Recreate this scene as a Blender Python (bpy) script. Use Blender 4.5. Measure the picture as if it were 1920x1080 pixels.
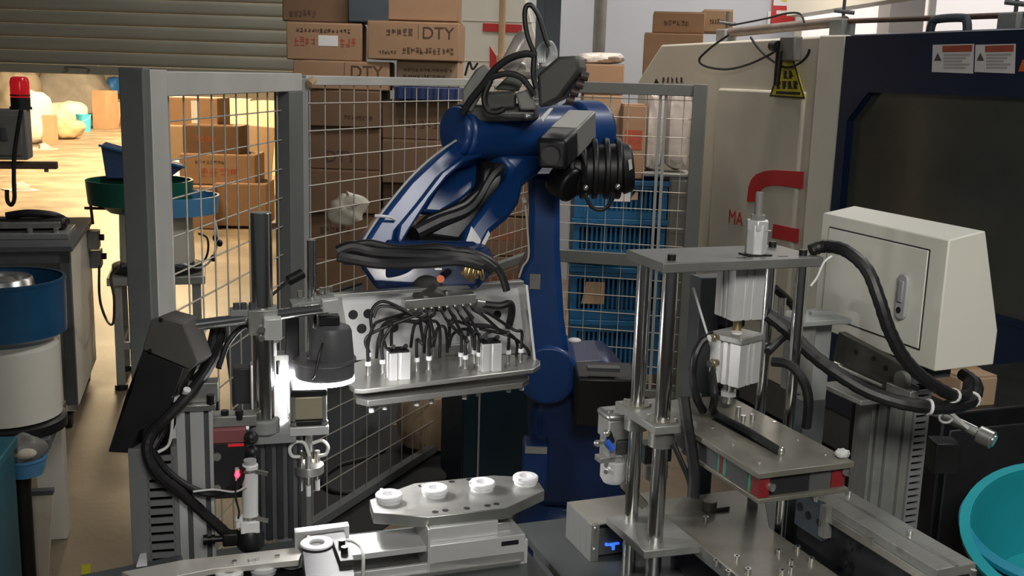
import bpy, bmesh, math, random
from mathutils import Vector, Matrix
random.seed(7)
for o in list(bpy.data.objects):
    bpy.data.objects.remove(o, do_unlink=True)
SC = bpy.context.scene
COL = SC.collection
R = math.radians
# ------------------------------------------------------------------ camera
FPX = 2000.0
CAMH = 1.8
PITCH, ROLL = R(11.26), R(1.7)
cam_d = bpy.data.cameras.new('camera')
cam = bpy.data.objects.new('camera', cam_d)
COL.objects.link(cam)
cam_d.sensor_width = 36.0
cam_d.lens = 36.0 * FPX / 1920.0
cam_d.clip_end = 200
CROT = Matrix.Rotation(math.pi / 2 - PITCH, 3, 'X') @ Matrix.Rotation(ROLL, 3, 'Z')
CPOS = Vector((0, 0, CAMH))
cam.matrix_world = Matrix.Translation(CPOS) @ CROT.to_4x4()
SC.camera = cam
# ------------------------------------------------------------------ world, lamps, exposure
w = bpy.data.worlds.new('hall_light')
SC.world = w
w.use_nodes = True
w.node_tree.nodes['Background'].inputs[0].default_value = (0.93, 0.97, 1.0, 1)
w.node_tree.nodes['Background'].inputs[1].default_value = 0.045
SC.view_settings.view_transform = 'Standard'
SC.view_settings.look = 'None'
SC.view_settings.gamma = 1
SC.view_settings.use_curve_mapping = False
SC.view_settings.exposure = 0.0


def area_light(name, loc, target, size, power, col, sy=None, spread=180):
    d = bpy.data.lights.new(name, 'AREA')
    d.energy = power
    d.color = col
    d.size = size
    d.spread = R(spread)
    if sy:
        d.shape = 'RECTANGLE'
        d.size_y = sy
    o = bpy.data.objects.new(name, d)
    COL.objects.link(o)
    o.location = loc
    o.rotation_euler = (Vector(target) - Vector(loc)).to_track_quat('-Z', 'Y').to_euler()
    return o


area_light('hall_lamp', (0.5, -0.5, 2.9), (1.15, 2.5, 1.05), 1.4, 21, (1.0, 0.97, 0.90), 0.6, 95)
area_light('hall_lamp', (-0.5, 5.3, 4.3), (-0.75, 6.4, 2.3), 1.2, 9, (1.0, 0.93, 0.85), 0.4, 70)
area_light('hall_lamp', (2.6, 3.4, 4.3), (-0.8, 3.9, 1.5), 1.6, 24, (1.0, 0.98, 0.94), 0.5, 100)
area_light('hall_lamp', (1.3, 5.0, 4.6), (0.78, 6.2, 1.7), 0.8, 14, (1.0, 0.88, 0.78), 0.4, 60)
area_light('hall_lamp', (-0.3, 7.6, 5.0), (-0.2, 8.6, 1.8), 2.5, 85, (1.0, 0.93, 0.85), 0.6)
area_light('hall_lamp', (3.4, 8.4, 4.6), (3.2, 9.4, 2.0), 3.0, 50, (0.95, 0.97, 1.0), 0.8)
area_light('hall_lamp', (2.2, 8.0, 3.0), (1.0, 8.2, 1.0), 1.2, 22, (1.0, 0.85, 0.72), 0.5)
for yy, pw in ((11.5, 400), (15.5, 640), (21.0, 1150), (28.0, 1400)):
    area_light('aisle_lamp', (-4.6 - (yy - 11) * 0.22, yy, 4.4), (-4.6 - (yy - 11) * 0.22, yy, 0), 1.4, pw, (1.0, 0.74, 0.42), 2.5)


area_light('aisle_lamp', (-4.2, 10.6, 4.4), (-11, 30, 0.4), 1.6, 700, (1.0, 0.76, 0.46), 1.0, 70)


# ------------------------------------------------------------------ pixel helpers
def ray(px, py):
    d = Vector(((px - 960) / FPX, -(py - 540) / FPX, -1.0))
    return CROT @ d


def W(px, py, Y):
    """world point seen at a pixel, Y metres in front of the camera position"""
    d = ray(px, py)
    return CPOS + d * (Y / d.y)


def Wz(px, py, z):
    d = ray(px, py)
    return CPOS + d * ((z - CAMH) / d.z)


def Wplane(px, py, p, n):
    d = ray(px, py)
    return CPOS + d * ((p - CPOS).dot(n) / d.dot(n))


def proj(p):
    q = CROT.transposed() @ (Vector(p) - CPOS)
    return (960 + FPX * q.x / -q.z, 540 - FPX * q.y / -q.z)


def zat(py, X, Y):
    """height of the point on the vertical line X,Y that shows at row py"""
    lo, hi = -3.0, 6.0
    for _ in range(50):
        m = (lo + hi) / 2
        if proj((X, Y, m))[1] > py:
            lo = m
        else:
            hi = m
    return (lo + hi) / 2


class Frame:
    def __init__(s, o, rz=0.0):
        s.o = Vector(o)
        s.rz = R(rz)
        s.M = Matrix.Rotation(s.rz, 3, 'Z')
        s.I = s.M.transposed()

    def L(s, p):
        return s.I @ (Vector(p) - s.o)

    def G(s, p):
        return s.o + s.M @ Vector(p)

    def Y(s, px, py, Y):
        return s.L(W(px, py, Y))

    def z(s, px, py, z):
        return s.L(Wz(px, py, z + s.o.z))

    def v(s, px, py, v):
        return s.L(Wplane(px, py, s.G((0, v, 0)), s.M @ Vector((0, 1, 0))))

    def u(s, px, py, u):
        return s.L(Wplane(px, py, s.G((u, 0, 0)), s.M @ Vector((1, 0, 0))))

    def h(s, py, x, y):
        g = s.G((x, y, 0))
        return zat(py, g.x, g.y) - s.o.z


# ------------------------------------------------------------------ mesh builder
def spline(pts, n=6, closed=False):
    pts = [Vector(p) for p in pts]
    out = []
    N = len(pts)
    segs = N if closed else N - 1
    for i in range(segs):
        if closed:
            p0, p1, p2, p3 = pts[(i - 1) % N], pts[i], pts[(i + 1) % N], pts[(i + 2) % N]
        else:
            p0, p1, p2, p3 = pts[max(i - 1, 0)], pts[i], pts[i + 1], pts[min(i + 2, N - 1)]
        for k in range(n):
            t = k / n
            out.append(0.5 * ((2 * p1) + (p2 - p0) * t + (2 * p0 - 5 * p1 + 4 * p2 - p3) * t * t + (3 * p1 - p0 - 3 * p2 + p3) * t ** 3))
    if not closed:
        out.append(pts[-1])
    return out


class MB:
    def __init__(s):
        s.v, s.f = [], []

    def add(s, vs, fs):
        b = len(s.v)
        s.v += [Vector(p) for p in vs]
        s.f += [[b + i for i in f] for f in fs]
        return s

    def box(s, x0, x1, y0, y1, z0, z1):
        return s.add([(x0, y0, z0), (x1, y0, z0), (x1, y1, z0), (x0, y1, z0), (x0, y0, z1), (x1, y0, z1), (x1, y1, z1), (x0, y1, z1)],
                     [(0, 3, 2, 1), (4, 5, 6, 7), (0, 1, 5, 4), (1, 2, 6, 5), (2, 3, 7, 6), (3, 0, 4, 7)])

    def cbox(s, c, sx, sy, sz, rot=None):
        c = Vector(c)
        m = rot or Matrix.Identity(3)
        vs = [c + m @ Vector((a * sx / 2, b * sy / 2, d * sz / 2)) for d in (-1, 1) for a, b in ((-1, -1), (1, -1), (1, 1), (-1, 1))]
        return s.add(vs, [(0, 3, 2, 1), (4, 5, 6, 7), (0, 1, 5, 4), (1, 2, 6, 5), (2, 3, 7, 6), (3, 0, 4, 7)])

    def bar(s, a, b, wd, dp, up=(0, 0, 1)):
        """rectangular bar from a to b; wd sideways, dp along up"""
        a, b = Vector(a), Vector(b)
        d = (b - a).normalized()
        up = Vector(up)
        sd = d.cross(up)
        if sd.length < 1e-5:
            sd = d.cross(Vector((1, 0, 0)))
        sd.normalize()
        u2 = sd.cross(d).normalized()
        vs = []
        for p in (a, b):
            for i, j in ((-1, -1), (1, -1), (1, 1), (-1, 1)):
                vs.append(p + sd * (i * wd / 2) + u2 * (j * dp / 2))
        return s.add(vs, [(0, 3, 2, 1), (4, 5, 6, 7), (0, 1, 5, 4), (1, 2, 6, 5), (2, 3, 7, 6), (3, 0, 4, 7)])

    def cyl(s, a, b, r0, r1=None, n=20, caps=True):
        a, b = Vector(a), Vector(b)
        r1 = r0 if r1 is None else r1
        d = (b - a).normalized()
        x = d.cross(Vector((0, 0, 1)))
        if x.length < 1e-4:
            x = Vector((1, 0, 0))
        x.normalize()
        y = d.cross(x)
        vs = []
        for p, r in ((a, r0), (b, r1)):
            for i in range(n):
                t = 2 * math.pi * i / n
                vs.append(p + x * (r * math.cos(t)) + y * (r * math.sin(t)))
        fs = [(i, (i + 1) % n, n + (i + 1) % n, n + i) for i in range(n)]
        if caps:
            fs += [tuple(range(n - 1, -1, -1)), tuple(range(n, 2 * n))]
        return s.add(vs, fs)

    def hexa(s, a, b, r):
        return s.cyl(a, b, r, n=6)

    def lathe(s, prof, c=(0, 0, 0), axis=(0, 0, 1), n=32, squash=1.0):
        c = Vector(c)
        d = Vector(axis).normalized()
        x = d.cross(Vector((0, 1, 0)))
        if x.length < 1e-4:
            x = Vector((1, 0, 0))
        x.normalize()
        y = d.cross(x)
        vs, fs = [], []
        for r, h in prof:
            for i in range(n):
                t = 2 * math.pi * i / n
                vs.append(c + d * h + x * (r * math.cos(t)) + y * (r * squash * math.sin(t)))
        for k in range(len(prof) - 1):
            for i in range(n):
                j = (i + 1) % n
                fs.append((k * n + i, k * n + j, (k + 1) * n + j, (k + 1) * n + i))
        return s.add(vs, fs)

    def prism(s, poly, ext):
        poly = [Vector(p) for p in poly]
        ext = Vector(ext)
        n = len(poly)
        vs = poly + [p + ext for p in poly]
        fs = [tuple(range(n - 1, -1, -1)), tuple(range(n, 2 * n))] + [(i, (i + 1) % n, n + (i + 1) % n, n + i) for i in range(n)]
        return s.add(vs, fs)

    def tube(s, pts, r, n=8, closed=False, caps=True, rfun=None):
        pts = [Vector(p) for p in pts]
        N = len(pts)
        x = None
        vs, fs = [], []
        for i in range(N):
            if closed:
                t = pts[(i + 1) % N] - pts[i - 1]
            else:
                t = pts[min(i + 1, N - 1)] - pts[max(i - 1, 0)]
            if t.length < 1e-9:
                t = Vector((0, 0, 1))
            t.normalize()
            if x is None:
                x = t.cross(Vector((0, 0, 1)))
                if x.length < 1e-3:
                    x = t.cross(Vector((1, 0, 0)))
            x = x - t * x.dot(t)
            if x.length < 1e-6:
                x = t.orthogonal()
            x.normalize()
            y = t.cross(x)
            rr = rfun(i / max(N - 1, 1)) if rfun else r
            for k in range(n):
                a = 2 * math.pi * k / n
                vs.append(pts[i] + x * (rr * math.cos(a)) + y * (rr * math.sin(a)))
        for i in range(N if closed else N - 1):
            j = (i + 1) % N
            for k in range(n):
                m = (k + 1) % n
                fs.append((i * n + k, i * n + m, j * n + m, j * n + k))
        if caps and not closed:
            fs += [tuple(range(n - 1, -1, -1)), tuple(range((N - 1) * n, N * n))]
        return s.add(vs, fs)

    def ell(s, c, rx, ry, rz, n=20, m=12, rot=None, fun=None):
        c = Vector(c)
        rot = rot or Matrix.Identity(3)
        vs, fs = [], []
        for i in range(m + 1):
            ph = math.pi * i / m
            for k in range(n):
                t = 2 * math.pi * k / n
                d = Vector((math.sin(ph) * math.cos(t), math.sin(ph) * math.sin(t), math.cos(ph)))
                q = fun(d) if fun else 1.0
                vs.append(c + rot @ Vector((d.x * rx * q, d.y * ry * q, d.z * rz * q)))
        for i in range(m):
            for k in range(n):
                j = (k + 1) % n
                fs.append((i * n + k, (i + 1) * n + k, (i + 1) * n + j, i * n + j))
        return s.add(vs, fs)

    def mesh(s, name, smooth=True, ang=35):
        me = bpy.data.meshes.new(name)
        me.from_pydata([tuple(p) for p in s.v], [], s.f)
        bm = bmesh.new()
        bm.from_mesh(me)
        bmesh.ops.remove_doubles(bm, verts=bm.verts, dist=1e-6)
        bmesh.ops.recalc_face_normals(bm, faces=bm.faces)
        bm.to_mesh(me)
        bm.free()
        if smooth:
            me.shade_smooth()
            me.set_sharp_from_angle(angle=R(ang))
        return me

    def build(s, name, mt, parent=None, bev=0.0, label=None, stuff=False):
        me = s.mesh(name)
        me.materials.append(mt)
        return link(name, me, parent, bev, label, stuff)


def link(name, me, parent=None, bev=0.0, label=None, stuff=False):
    o = bpy.data.objects.new(name, me)
    COL.objects.link(o)
    if parent is not None:
        o.parent = parent
    if bev:
        b = o.modifiers.new('bevel', 'BEVEL')
        b.width = bev
        b.segments = 2
        b.limit_method = 'ANGLE'
        b.angle_limit = R(40)
        b.harden_normals = False
    if label:
        o['label'] = label
    if stuff:
        o['kind'] = 'stuff'
    return o


def tag(o, label, cat, group=None):
    o['label'] = label
    o['category'] = cat
    if group:
        o['group'] = group
    return o


def thing(name, label, cat, F, group=None):
    o = bpy.data.objects.new(name, None)
    COL.objects.link(o)
    o.empty_display_size = 0.05
    o.location = F.o
    o.rotation_euler = (0, 0, F.rz)
    return tag(o, label, cat, group)


def solo(name, mb, mt, F, label, cat, group=None, bev=0.0):
    o = mb.build(name, mt, None, bev)
    o.location = F.o
    o.rotation_euler = (0, 0, F.rz)
    return tag(o, label, cat, group)


def struct(name, mb, mt, F=None, bev=0.0):
    o = mb.build(name, mt, None, bev)
    if F:
        o.location = F.o
        o.rotation_euler = (0, 0, F.rz)
    o['kind'] = 'structure'
    return o


def text(name, body, size, mt, parent, loc, rot, sx=1.0, ext=0.0006, label=None):
    """flat printed lettering as a mesh; rot is a 3x3 matrix (x along the text, y up, z out)"""
    c = bpy.data.curves.new(name, 'FONT')
    c.body = body
    c.size = size
    c.extrude = ext
    c.align_x = 'CENTER'
    c.align_y = 'CENTER'
    t = bpy.data.objects.new(name, c)
    COL.objects.link(t)
    dg = bpy.context.evaluated_depsgraph_get()
    me = bpy.data.meshes.new_from_object(t.evaluated_get(dg))
    bpy.data.objects.remove(t, do_unlink=True)
    m = rot.to_4x4() @ Matrix.Diagonal((sx, 1, 1, 1))
    me.transform(Matrix.Translation(Vector(loc)) @ m)
    me.materials.clear()
    me.materials.append(mt)
    return link(name, me, parent, label=label)


def basis(x, y):
    x = Vector(x).normalized()
    y = Vector(y)
    z = x.cross(y).normalized()
    y = z.cross(x).normalized()
    return Matrix((x, y, z)).transposed()


FRONT = basis((1, 0, 0), (0, 0, 1))      # lettering that faces -y
LEFTF = basis((0, -1, 0), (0, 0, 1))     # lettering that faces -x
TOPF = basis((1, 0, 0), (0, 1, 0))


# ------------------------------------------------------------------ materials
def mat(name, col, rough=0.5, metal=0.0, var=0.10, scale=6.0, bump=0.0, bscale=80.0, stretch=(1, 1, 1), emit=None, es=0.0, coat=0.0, rvar=0.1, col2=None, spec=0.5):
    m = bpy.data.materials.new(name)
    m.use_nodes = True
    nt = m.node_tree
    N, Lk = nt.nodes, nt.links
    b = N['Principled BSDF']
    b.inputs['Metallic'].default_value = metal
    b.inputs['Specular IOR Level'].default_value = spec
    tc = N.new('ShaderNodeTexCoord')
    mp = N.new('ShaderNodeMapping')
    mp.inputs['Scale'].default_value = stretch
    Lk.new(tc.outputs['Object'], mp.inputs[0])
    ns = N.new('ShaderNodeTexNoise')
    ns.inputs['Scale'].default_value = scale
    ns.inputs['Detail'].default_value = 5
    ns.inputs['Roughness'].default_value = 0.65
    Lk.new(mp.outputs[0], ns.inputs[0])
    mx = N.new('ShaderNodeMix')
    mx.data_type = 'RGBA'
    c2 = col2 or tuple(min(1, c * (1 + var)) for c in col)
    c1 = col if col2 else tuple(c * (1 - var) for c in col)
    mx.inputs[6].default_value = (*c1, 1)
    mx.inputs[7].default_value = (*c2, 1)
    rp = N.new('ShaderNodeMapRange')
    rp.inputs[1].default_value = 0.3
    rp.inputs[2].default_value = 0.7
    Lk.new(ns.outputs['Fac'], rp.inputs[0])
    Lk.new(rp.outputs[0], mx.inputs[0])
    Lk.new(mx.outputs[2], b.inputs['Base Color'])
    rr = N.new('ShaderNodeMapRange')
    rr.inputs[3].default_value = max(0.03, rough - rvar)
    rr.inputs[4].default_value = min(1.0, rough + rvar)
    Lk.new(ns.outputs['Fac'], rr.inputs[0])
    Lk.new(rr.outputs[0], b.inputs['Roughness'])
    if coat:
        b.inputs['Coat Weight'].default_value = coat
        b.inputs['Coat Roughness'].default_value = 0.15
    if bump:
        n2 = N.new('ShaderNodeTexNoise')
        n2.inputs['Scale'].default_value = bscale
        n2.inputs['Detail'].default_value = 4
        Lk.new(mp.outputs[0], n2.inputs[0])
        bp = N.new('ShaderNodeBump')
        bp.inputs['Strength'].default_value = bump
        bp.inputs['Distance'].default_value = 0.004
        Lk.new(n2.outputs['Fac'], bp.inputs['Height'])
        Lk.new(bp.outputs[0], b.inputs['Normal'])
    if emit:
        b.inputs['Emission Color'].default_value = (*emit, 1)
        b.inputs['Emission Strength'].default_value = es
    return m


def glass(name, col, rough=0.05, alpha=0.35):
    m = mat(name, col, rough, 0, 0.02, rvar=0.02)
    m.node_tree.nodes['Principled BSDF'].inputs['Transmission Weight'].default_value = alpha
    return m


M = dict(
    concrete=mat('concrete', (0.225, 0.175, 0.115), 0.5, 0, 0.42, 1.6, 0.2, 30, rvar=0.15),
    wall=mat('wall_paint', (0.50, 0.53, 0.58), 0.8, 0, 0.04, 1.5),
    wall_warm=mat('warm_plaster', (0.6, 0.52, 0.4), 0.85, 0, 0.1, 1.0),
    shutter=mat('shutter_metal', (0.36, 0.36, 0.305), 0.5, 0.1, 0.10, 1.2, stretch=(1, 1, 6)),
    grey_paint=mat('grey_painted_steel', (0.27, 0.285, 0.28), 0.5, 0, 0.10, 4),
    post_grey=mat('slate_grey_post', (0.125, 0.135, 0.13), 0.5, 0, 0.10, 4),
    grey_dark=mat('dark_grey_steel', (0.10, 0.11, 0.115), 0.5, 0.2, 0.15, 6),
    pale_rail=mat('pale_grey_steel', (0.50, 0.50, 0.47), 0.45, 0.1, 0.08, 5),
    wire=mat('galvanised_wire', (0.50, 0.48, 0.42), 0.4, 0.45, 0.08, 5),
    card=mat('cardboard', (0.33, 0.20, 0.115), 0.85, 0, 0.12, 3.0, 0.1, 60),
    card2=mat('cardboard_pale', (0.42, 0.29, 0.18), 0.85, 0, 0.12, 3.0, 0.1, 60),
    card3=mat('cardboard_dark', (0.15, 0.088, 0.05), 0.88, 0, 0.15, 3.0, 0.1, 60),  # dark cardboard; also carries the shade on the pile behind the mesh
    cardink=mat('carton_print_brown', (0.075, 0.042, 0.03), 0.85, 0, 0.2, 30),
    redink=mat('carton_print_red', (0.38, 0.08, 0.04), 0.85, 0, 0.2, 20),
    paper=mat('paper_label', (0.72, 0.70, 0.70), 0.8, 0, 0.03, 6),
    tape=mat('brown_tape', (0.42, 0.28, 0.15), 0.35, 0, 0.06, 6),
    plastic_wrap=mat('plastic_wrap', (0.55, 0.50, 0.45), 0.22, 0, 0.25, 7, 0.6, 12),
    sack=mat('woven_sack', (0.62, 0.55, 0.44), 0.8, 0, 0.12, 5, 0.4, 25),
    sack_tan=mat('tan_sack', (0.50, 0.35, 0.20), 0.8, 0, 0.15, 5, 0.4, 25),
    tarp=mat('grey_tarpaulin', (0.38, 0.35, 0.31), 0.7, 0, 0.15, 3, 0.4, 8),
    cyan=mat('cyan_plastic', (0.05, 0.42, 0.55), 0.4, 0, 0.1, 4),
    crate=mat('blue_crate_plastic', (0.008, 0.105, 0.24), 0.42, 0, 0.12, 5),
    crate2=mat('light_blue_plastic', (0.05, 0.32, 0.52), 0.4, 0, 0.1, 5),
    teal=mat('teal_basin_plastic', (0.02, 0.36, 0.42), 0.38, 0, 0.05, 4, 0.15, 14),
    green=mat('green_plastic', (0.01, 0.11, 0.075), 0.4, 0, 0.1, 5),
    bowlblue=mat('feeder_bowl_blue', (0.01, 0.075, 0.17), 0.38, 0, 0.15, 6, coat=0.2),
    skyblue=mat('sky_blue_enamel', (0.09, 0.30, 0.55), 0.35, 0, 0.1, 5),
    cream=mat('cream_enamel', (0.72, 0.70, 0.61), 0.42, 0, 0.04, 3),
    creamd=mat('cream_enamel_panel', (0.56, 0.535, 0.45), 0.45, 0, 0.04, 3),
    boxwhite=mat('control_box_enamel', (0.66, 0.65, 0.58), 0.45, 0, 0.02, 5, 0.06, 300),
    navy=mat('navy_enamel', (0.004, 0.016, 0.050), 0.35, 0, 0.15, 3),
    robot=mat('robot_blue_paint', (0.004, 0.04, 0.165), 0.42, 0, 0.15, 7, coat=0.2),
    robotd=mat('robot_dark_blue_paint', (0.004, 0.022, 0.09), 0.35, 0, 0.15, 7, coat=0.3),
    alu=mat('machined_aluminium', (0.44, 0.44, 0.42), 0.32, 0.8, 0.06, 14, stretch=(1, 6, 6)),
    alud=mat('worn_aluminium', (0.33, 0.335, 0.32), 0.42, 0.5, 0.12, 18, stretch=(1, 8, 1)),
    aluw=mat('anodised_aluminium', (0.70, 0.70, 0.70), 0.42, 0.45, 0.03, 10),
    plate=mat('brown_grey_tool_steel', (0.22, 0.21, 0.175), 0.36, 0.4, 0.22, 9, rvar=0.14),
    chrome=mat('chromed_rod', (0.78, 0.78, 0.77), 0.16, 1.0, 0.02, 5, rvar=0.04),
    steel=mat('bright_steel', (0.68, 0.67, 0.64), 0.25, 0.9, 0.06, 20),
    brass=mat('brass', (0.62, 0.48, 0.24), 0.3, 0.9, 0.1, 20),
    rubber=mat('black_rubber', (0.008, 0.008, 0.009), 0.5, 0, 0.2, 12),
    black=mat('black_plastic', (0.007, 0.0075, 0.008), 0.45, 0, 0.2, 9),
    blackm=mat('black_anodised', (0.03, 0.031, 0.034), 0.4, 0.3, 0.15, 9),
    darkgrey=mat('dark_grey_casting', (0.05, 0.05, 0.047), 0.5, 0.1, 0.2, 8),
    midgrey=mat('grey_casting', (0.20, 0.195, 0.18), 0.5, 0.1, 0.15, 8),
    white=mat('white_plastic', (0.80, 0.80, 0.82), 0.45, 0, 0.02, 9),
    tubew=mat('white_tubing', (0.75, 0.75, 0.73), 0.35, 0, 0.02, 9),
    bag=mat('thin_plastic_bag', (0.60, 0.56, 0.46), 0.3, 0, 0.15, 5, 0.6, 10),
    red=mat('red_paint', (0.50, 0.03, 0.03), 0.45, 0, 0.06, 6),
    redlens=mat('red_beacon_lens', (0.55, 0.01, 0.015), 0.15, 0, 0.2, 30, emit=(1, 0.02, 0.03), es=0.25),
    redblock=mat('red_block', (0.20, 0.016, 0.02), 0.4, 0, 0.15, 9),
    greenblock=mat('green_block', (0.05, 0.26, 0.17), 0.45, 0, 0.1, 9),
    slate=mat('slate_grey_plastic', (0.075, 0.078, 0.082), 0.5, 0, 0.1, 9),
    yellow=mat('warning_yellow', (0.62, 0.55, 0.03), 0.5, 0, 0.05, 9),
    inkblack=mat('black_print', (0.012, 0.012, 0.012), 0.6, 0, 0.1, 9),
    orange=mat('orange_plastic', (0.65, 0.13, 0.02), 0.45, 0, 0.1, 9),
    blueclip=mat('blue_fitting', (0.03, 0.12, 0.55), 0.4, 0, 0.1, 9),
    ring_led=mat('ring_lamp_glow', (0.9, 0.9, 0.9), 0.5, 0, 0, 5, emit=(1.0, 0.98, 0.97), es=300),
    red_led=mat('red_led_glow', (0.9, 0.1, 0.1), 0.5, 0, 0, 5, emit=(1.0, 0.02, 0.05), es=7),
    blue_led=mat('blue_led_glow', (0.1, 0.3, 0.9), 0.5, 0, 0, 5, emit=(0.05, 0.22, 1.0), es=0.8),
    window=mat('grey_window_sheet', (0.06, 0.065, 0.055), 0.14, 0, 0.35, 0.9, rvar=0.05),
    tabletop=mat('dark_bench_top', (0.07, 0.08, 0.078), 0.4, 0.2, 0.15, 6),
    slatec=mat('column_blue_grey', (0.055, 0.072, 0.09), 0.6, 0, 0.1, 4),
    seal=mat('clear_grey_plastic', (0.55, 0.56, 0.56), 0.2, 0, 0.05, 5),
)
# ================================================================== THE HALL
FW = Frame((0, 0, 0))
SHY = 9.5
struct('floor', MB().box(-24, 9, -3, 46, -0.1, 0), M['concrete'])
zb = zat(134, -3.9, SHY)                      # lower edge of the half-open shutter
XL, XR = -7.2, -1.78
mb = MB()
mb.box(XR, 9, SHY, SHY + 0.2, 0, 5.2)
mb.box(-24, XL, SHY, SHY + 0.2, 0, 5.2)
mb.box(XL, XR, SHY, SHY + 0.2, 3.4, 5.2)
struct('wall_back', mb, M['wall'])
struct('wall_far', MB().box(-24, 2, 46.0, 46.2, 0, 5), M['wall_warm'])
struct('wall_left', MB().box(-24, -23.8, SHY, 46, 0, 5), M['wall_warm'])
struct('wall_right', MB().box(1.6, 1.8, SHY + 0.2, 46, 0, 5), M['wall_warm'])
# roller shutter
sh = bpy.data.objects.new('door_1', None)
COL.objects.link(sh)
sh.location = (0, SHY - 0.12, 0)
sh['kind'] = 'structure'
pitch = 0.112
prof = []
for k in range(9):
    t = k / 8
    prof.append((0.0 - 0.004 * math.sin(math.pi * t) - (0.008 if 0.1 < t < 0.9 else 0), t * (pitch - 0.003)))
sm = MB()
n = len(prof)
vs = [(XL, y, z) for y, z in prof] + [(XR, y, z) for y, z in prof] + [(XL, y + 0.012, z) for y, z in prof] + [(XR, y + 0.012, z) for y, z in prof]
fs = []
for k in range(n - 1):
    fs += [(k, n + k, n + k + 1, k + 1), (2 * n + k, 2 * n + k + 1, 3 * n + k + 1, 3 * n + k), (k, k + 1, 2 * n + k + 1, 2 * n + k), (n + k, 3 * n + k, 3 * n + k + 1, n + k + 1)]
fs += [(0, 2 * n, 3 * n, n), (n - 1, 2 * n - 1, 4 * n - 1, 3 * n - 1)]
sm.add(vs, fs)
sme = sm.mesh('slat')
sme.materials.append(M['shutter'])
z = zb + 0.06
while z < 3.4:
    o = link('slat', sme, sh)
    o.location = (0, 0, z)
    z += pitch
MB().box(XL, XR, -0.03, 0.02, zb - 0.02, zb + 0.055).build('bottom_bar', M['shutter'], sh, 0.004)
hp = W(145, 130, SHY - 0.17)
MB().tube(spline([(hp.x - 0.09, -0.03, zb + 0.01), (hp.x - 0.09, -0.07, zb + 0.035), (hp.x + 0.09, -0.07, zb + 0.035), (hp.x + 0.09, -0.03, zb + 0.01)], 4), 0.008, 6).build('pull_handle', M['grey_dark'], sh)
# guide channels of the shutter
struct('trim_1', MB().box(XR - 0.02, XR + 0.1, SHY - 0.2, SHY - 0.02, 0, 3.4), M['grey_paint'])
# columns that carry the roof
p = W(1027, 60, 7.7)
struct('trim_2', MB().box(p.x - 0.085, p.x + 0.085, 7.62, 7.79, 0, 5.2).box(p.x - 0.086, p.x - 0.03, 7.60, 7.62, 0, 5.2), M['slatec'])
p = W(1124, 60, 8.6)
struct('trim_3', MB().cyl((p.x, 8.6, 0), (p.x, 8.6, 5.2), 0.05, n=20), M['midgrey'])
p = W(1685, 30, 9.2)
struct('trim_4', MB().box(p.x - 0.14, p.x + 0.14, 9.0, 9.3, 0, 5.2), mat('column_pink_grey', (0.42, 0.38, 0.36), 0.7, 0, 0.05, 3))
# daylight window band behind the moulding machine
pa, pb = W(1496, 40, SHY - 0.02), W(1990, 40, SHY - 0.02)
wz0, wz1 = 2.0, 3.0
MB().box(pa.x, pb.x, SHY - 0.03, SHY - 0.01, wz0, wz1).build('window_1', mat('bright_daylit_pane', (0.8, 0.8, 0.8), 0.3, 0, 0.02, 2, emit=(1.0, 0.88, 0.82), es=0.66))['kind'] = 'structure'
wn = bpy.data.objects['window_1']
fm = MB()
for xx in (pa.x, (pa.x + pb.x) / 2, pb.x):
    fm.box(xx - 0.03, xx + 0.03, SHY - 0.06, SHY - 0.005, wz0, wz1)
fm.box(pa.x, pb.x, SHY - 0.06, SHY - 0.005, wz0 - 0.05, wz0)
fm.build('window_frame', M['cream'], wn)
q0, q1 = W(1490, 22, 9.1), W(1640, 6, 8.6)
struct('trim_5', MB().bar((q0.x, 9.1, q0.z + 0.06), (q1.x + 0.25, 8.0, q1.z + 0.13), 0.2, 0.2), M['cream'])

# ================================================================== helper: cartons
def glyphs(mb, x0, x1, z0, z1, y, n, rnd, dens=5):
    """a row of unreadable printed characters made of strokes, on the plane y"""
    wch = (x1 - x0) / n
    for i in range(n):
        a = x0 + i * wch + wch * 0.08
        b = a + wch * 0.84
        for k in range(dens):
            if rnd.random() < 0.55:
                zz = z0 + (z1 - z0) * (k + 0.5) / dens
                mb.box(a + rnd.random() * wch * 0.15, b - rnd.random() * wch * 0.15, y - 0.001, y, zz - (z1 - z0) * 0.045, zz + (z1 - z0) * 0.045)
            else:
                xx = a + rnd.random() * wch * 0.8
                mb.box(xx, xx + wch * 0.1, y - 0.001, y, z0 + (z1 - z0) * rnd.random() * 0.4, z1 - (z1 - z0) * rnd.random() * 0.3)
    return mb


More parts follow.
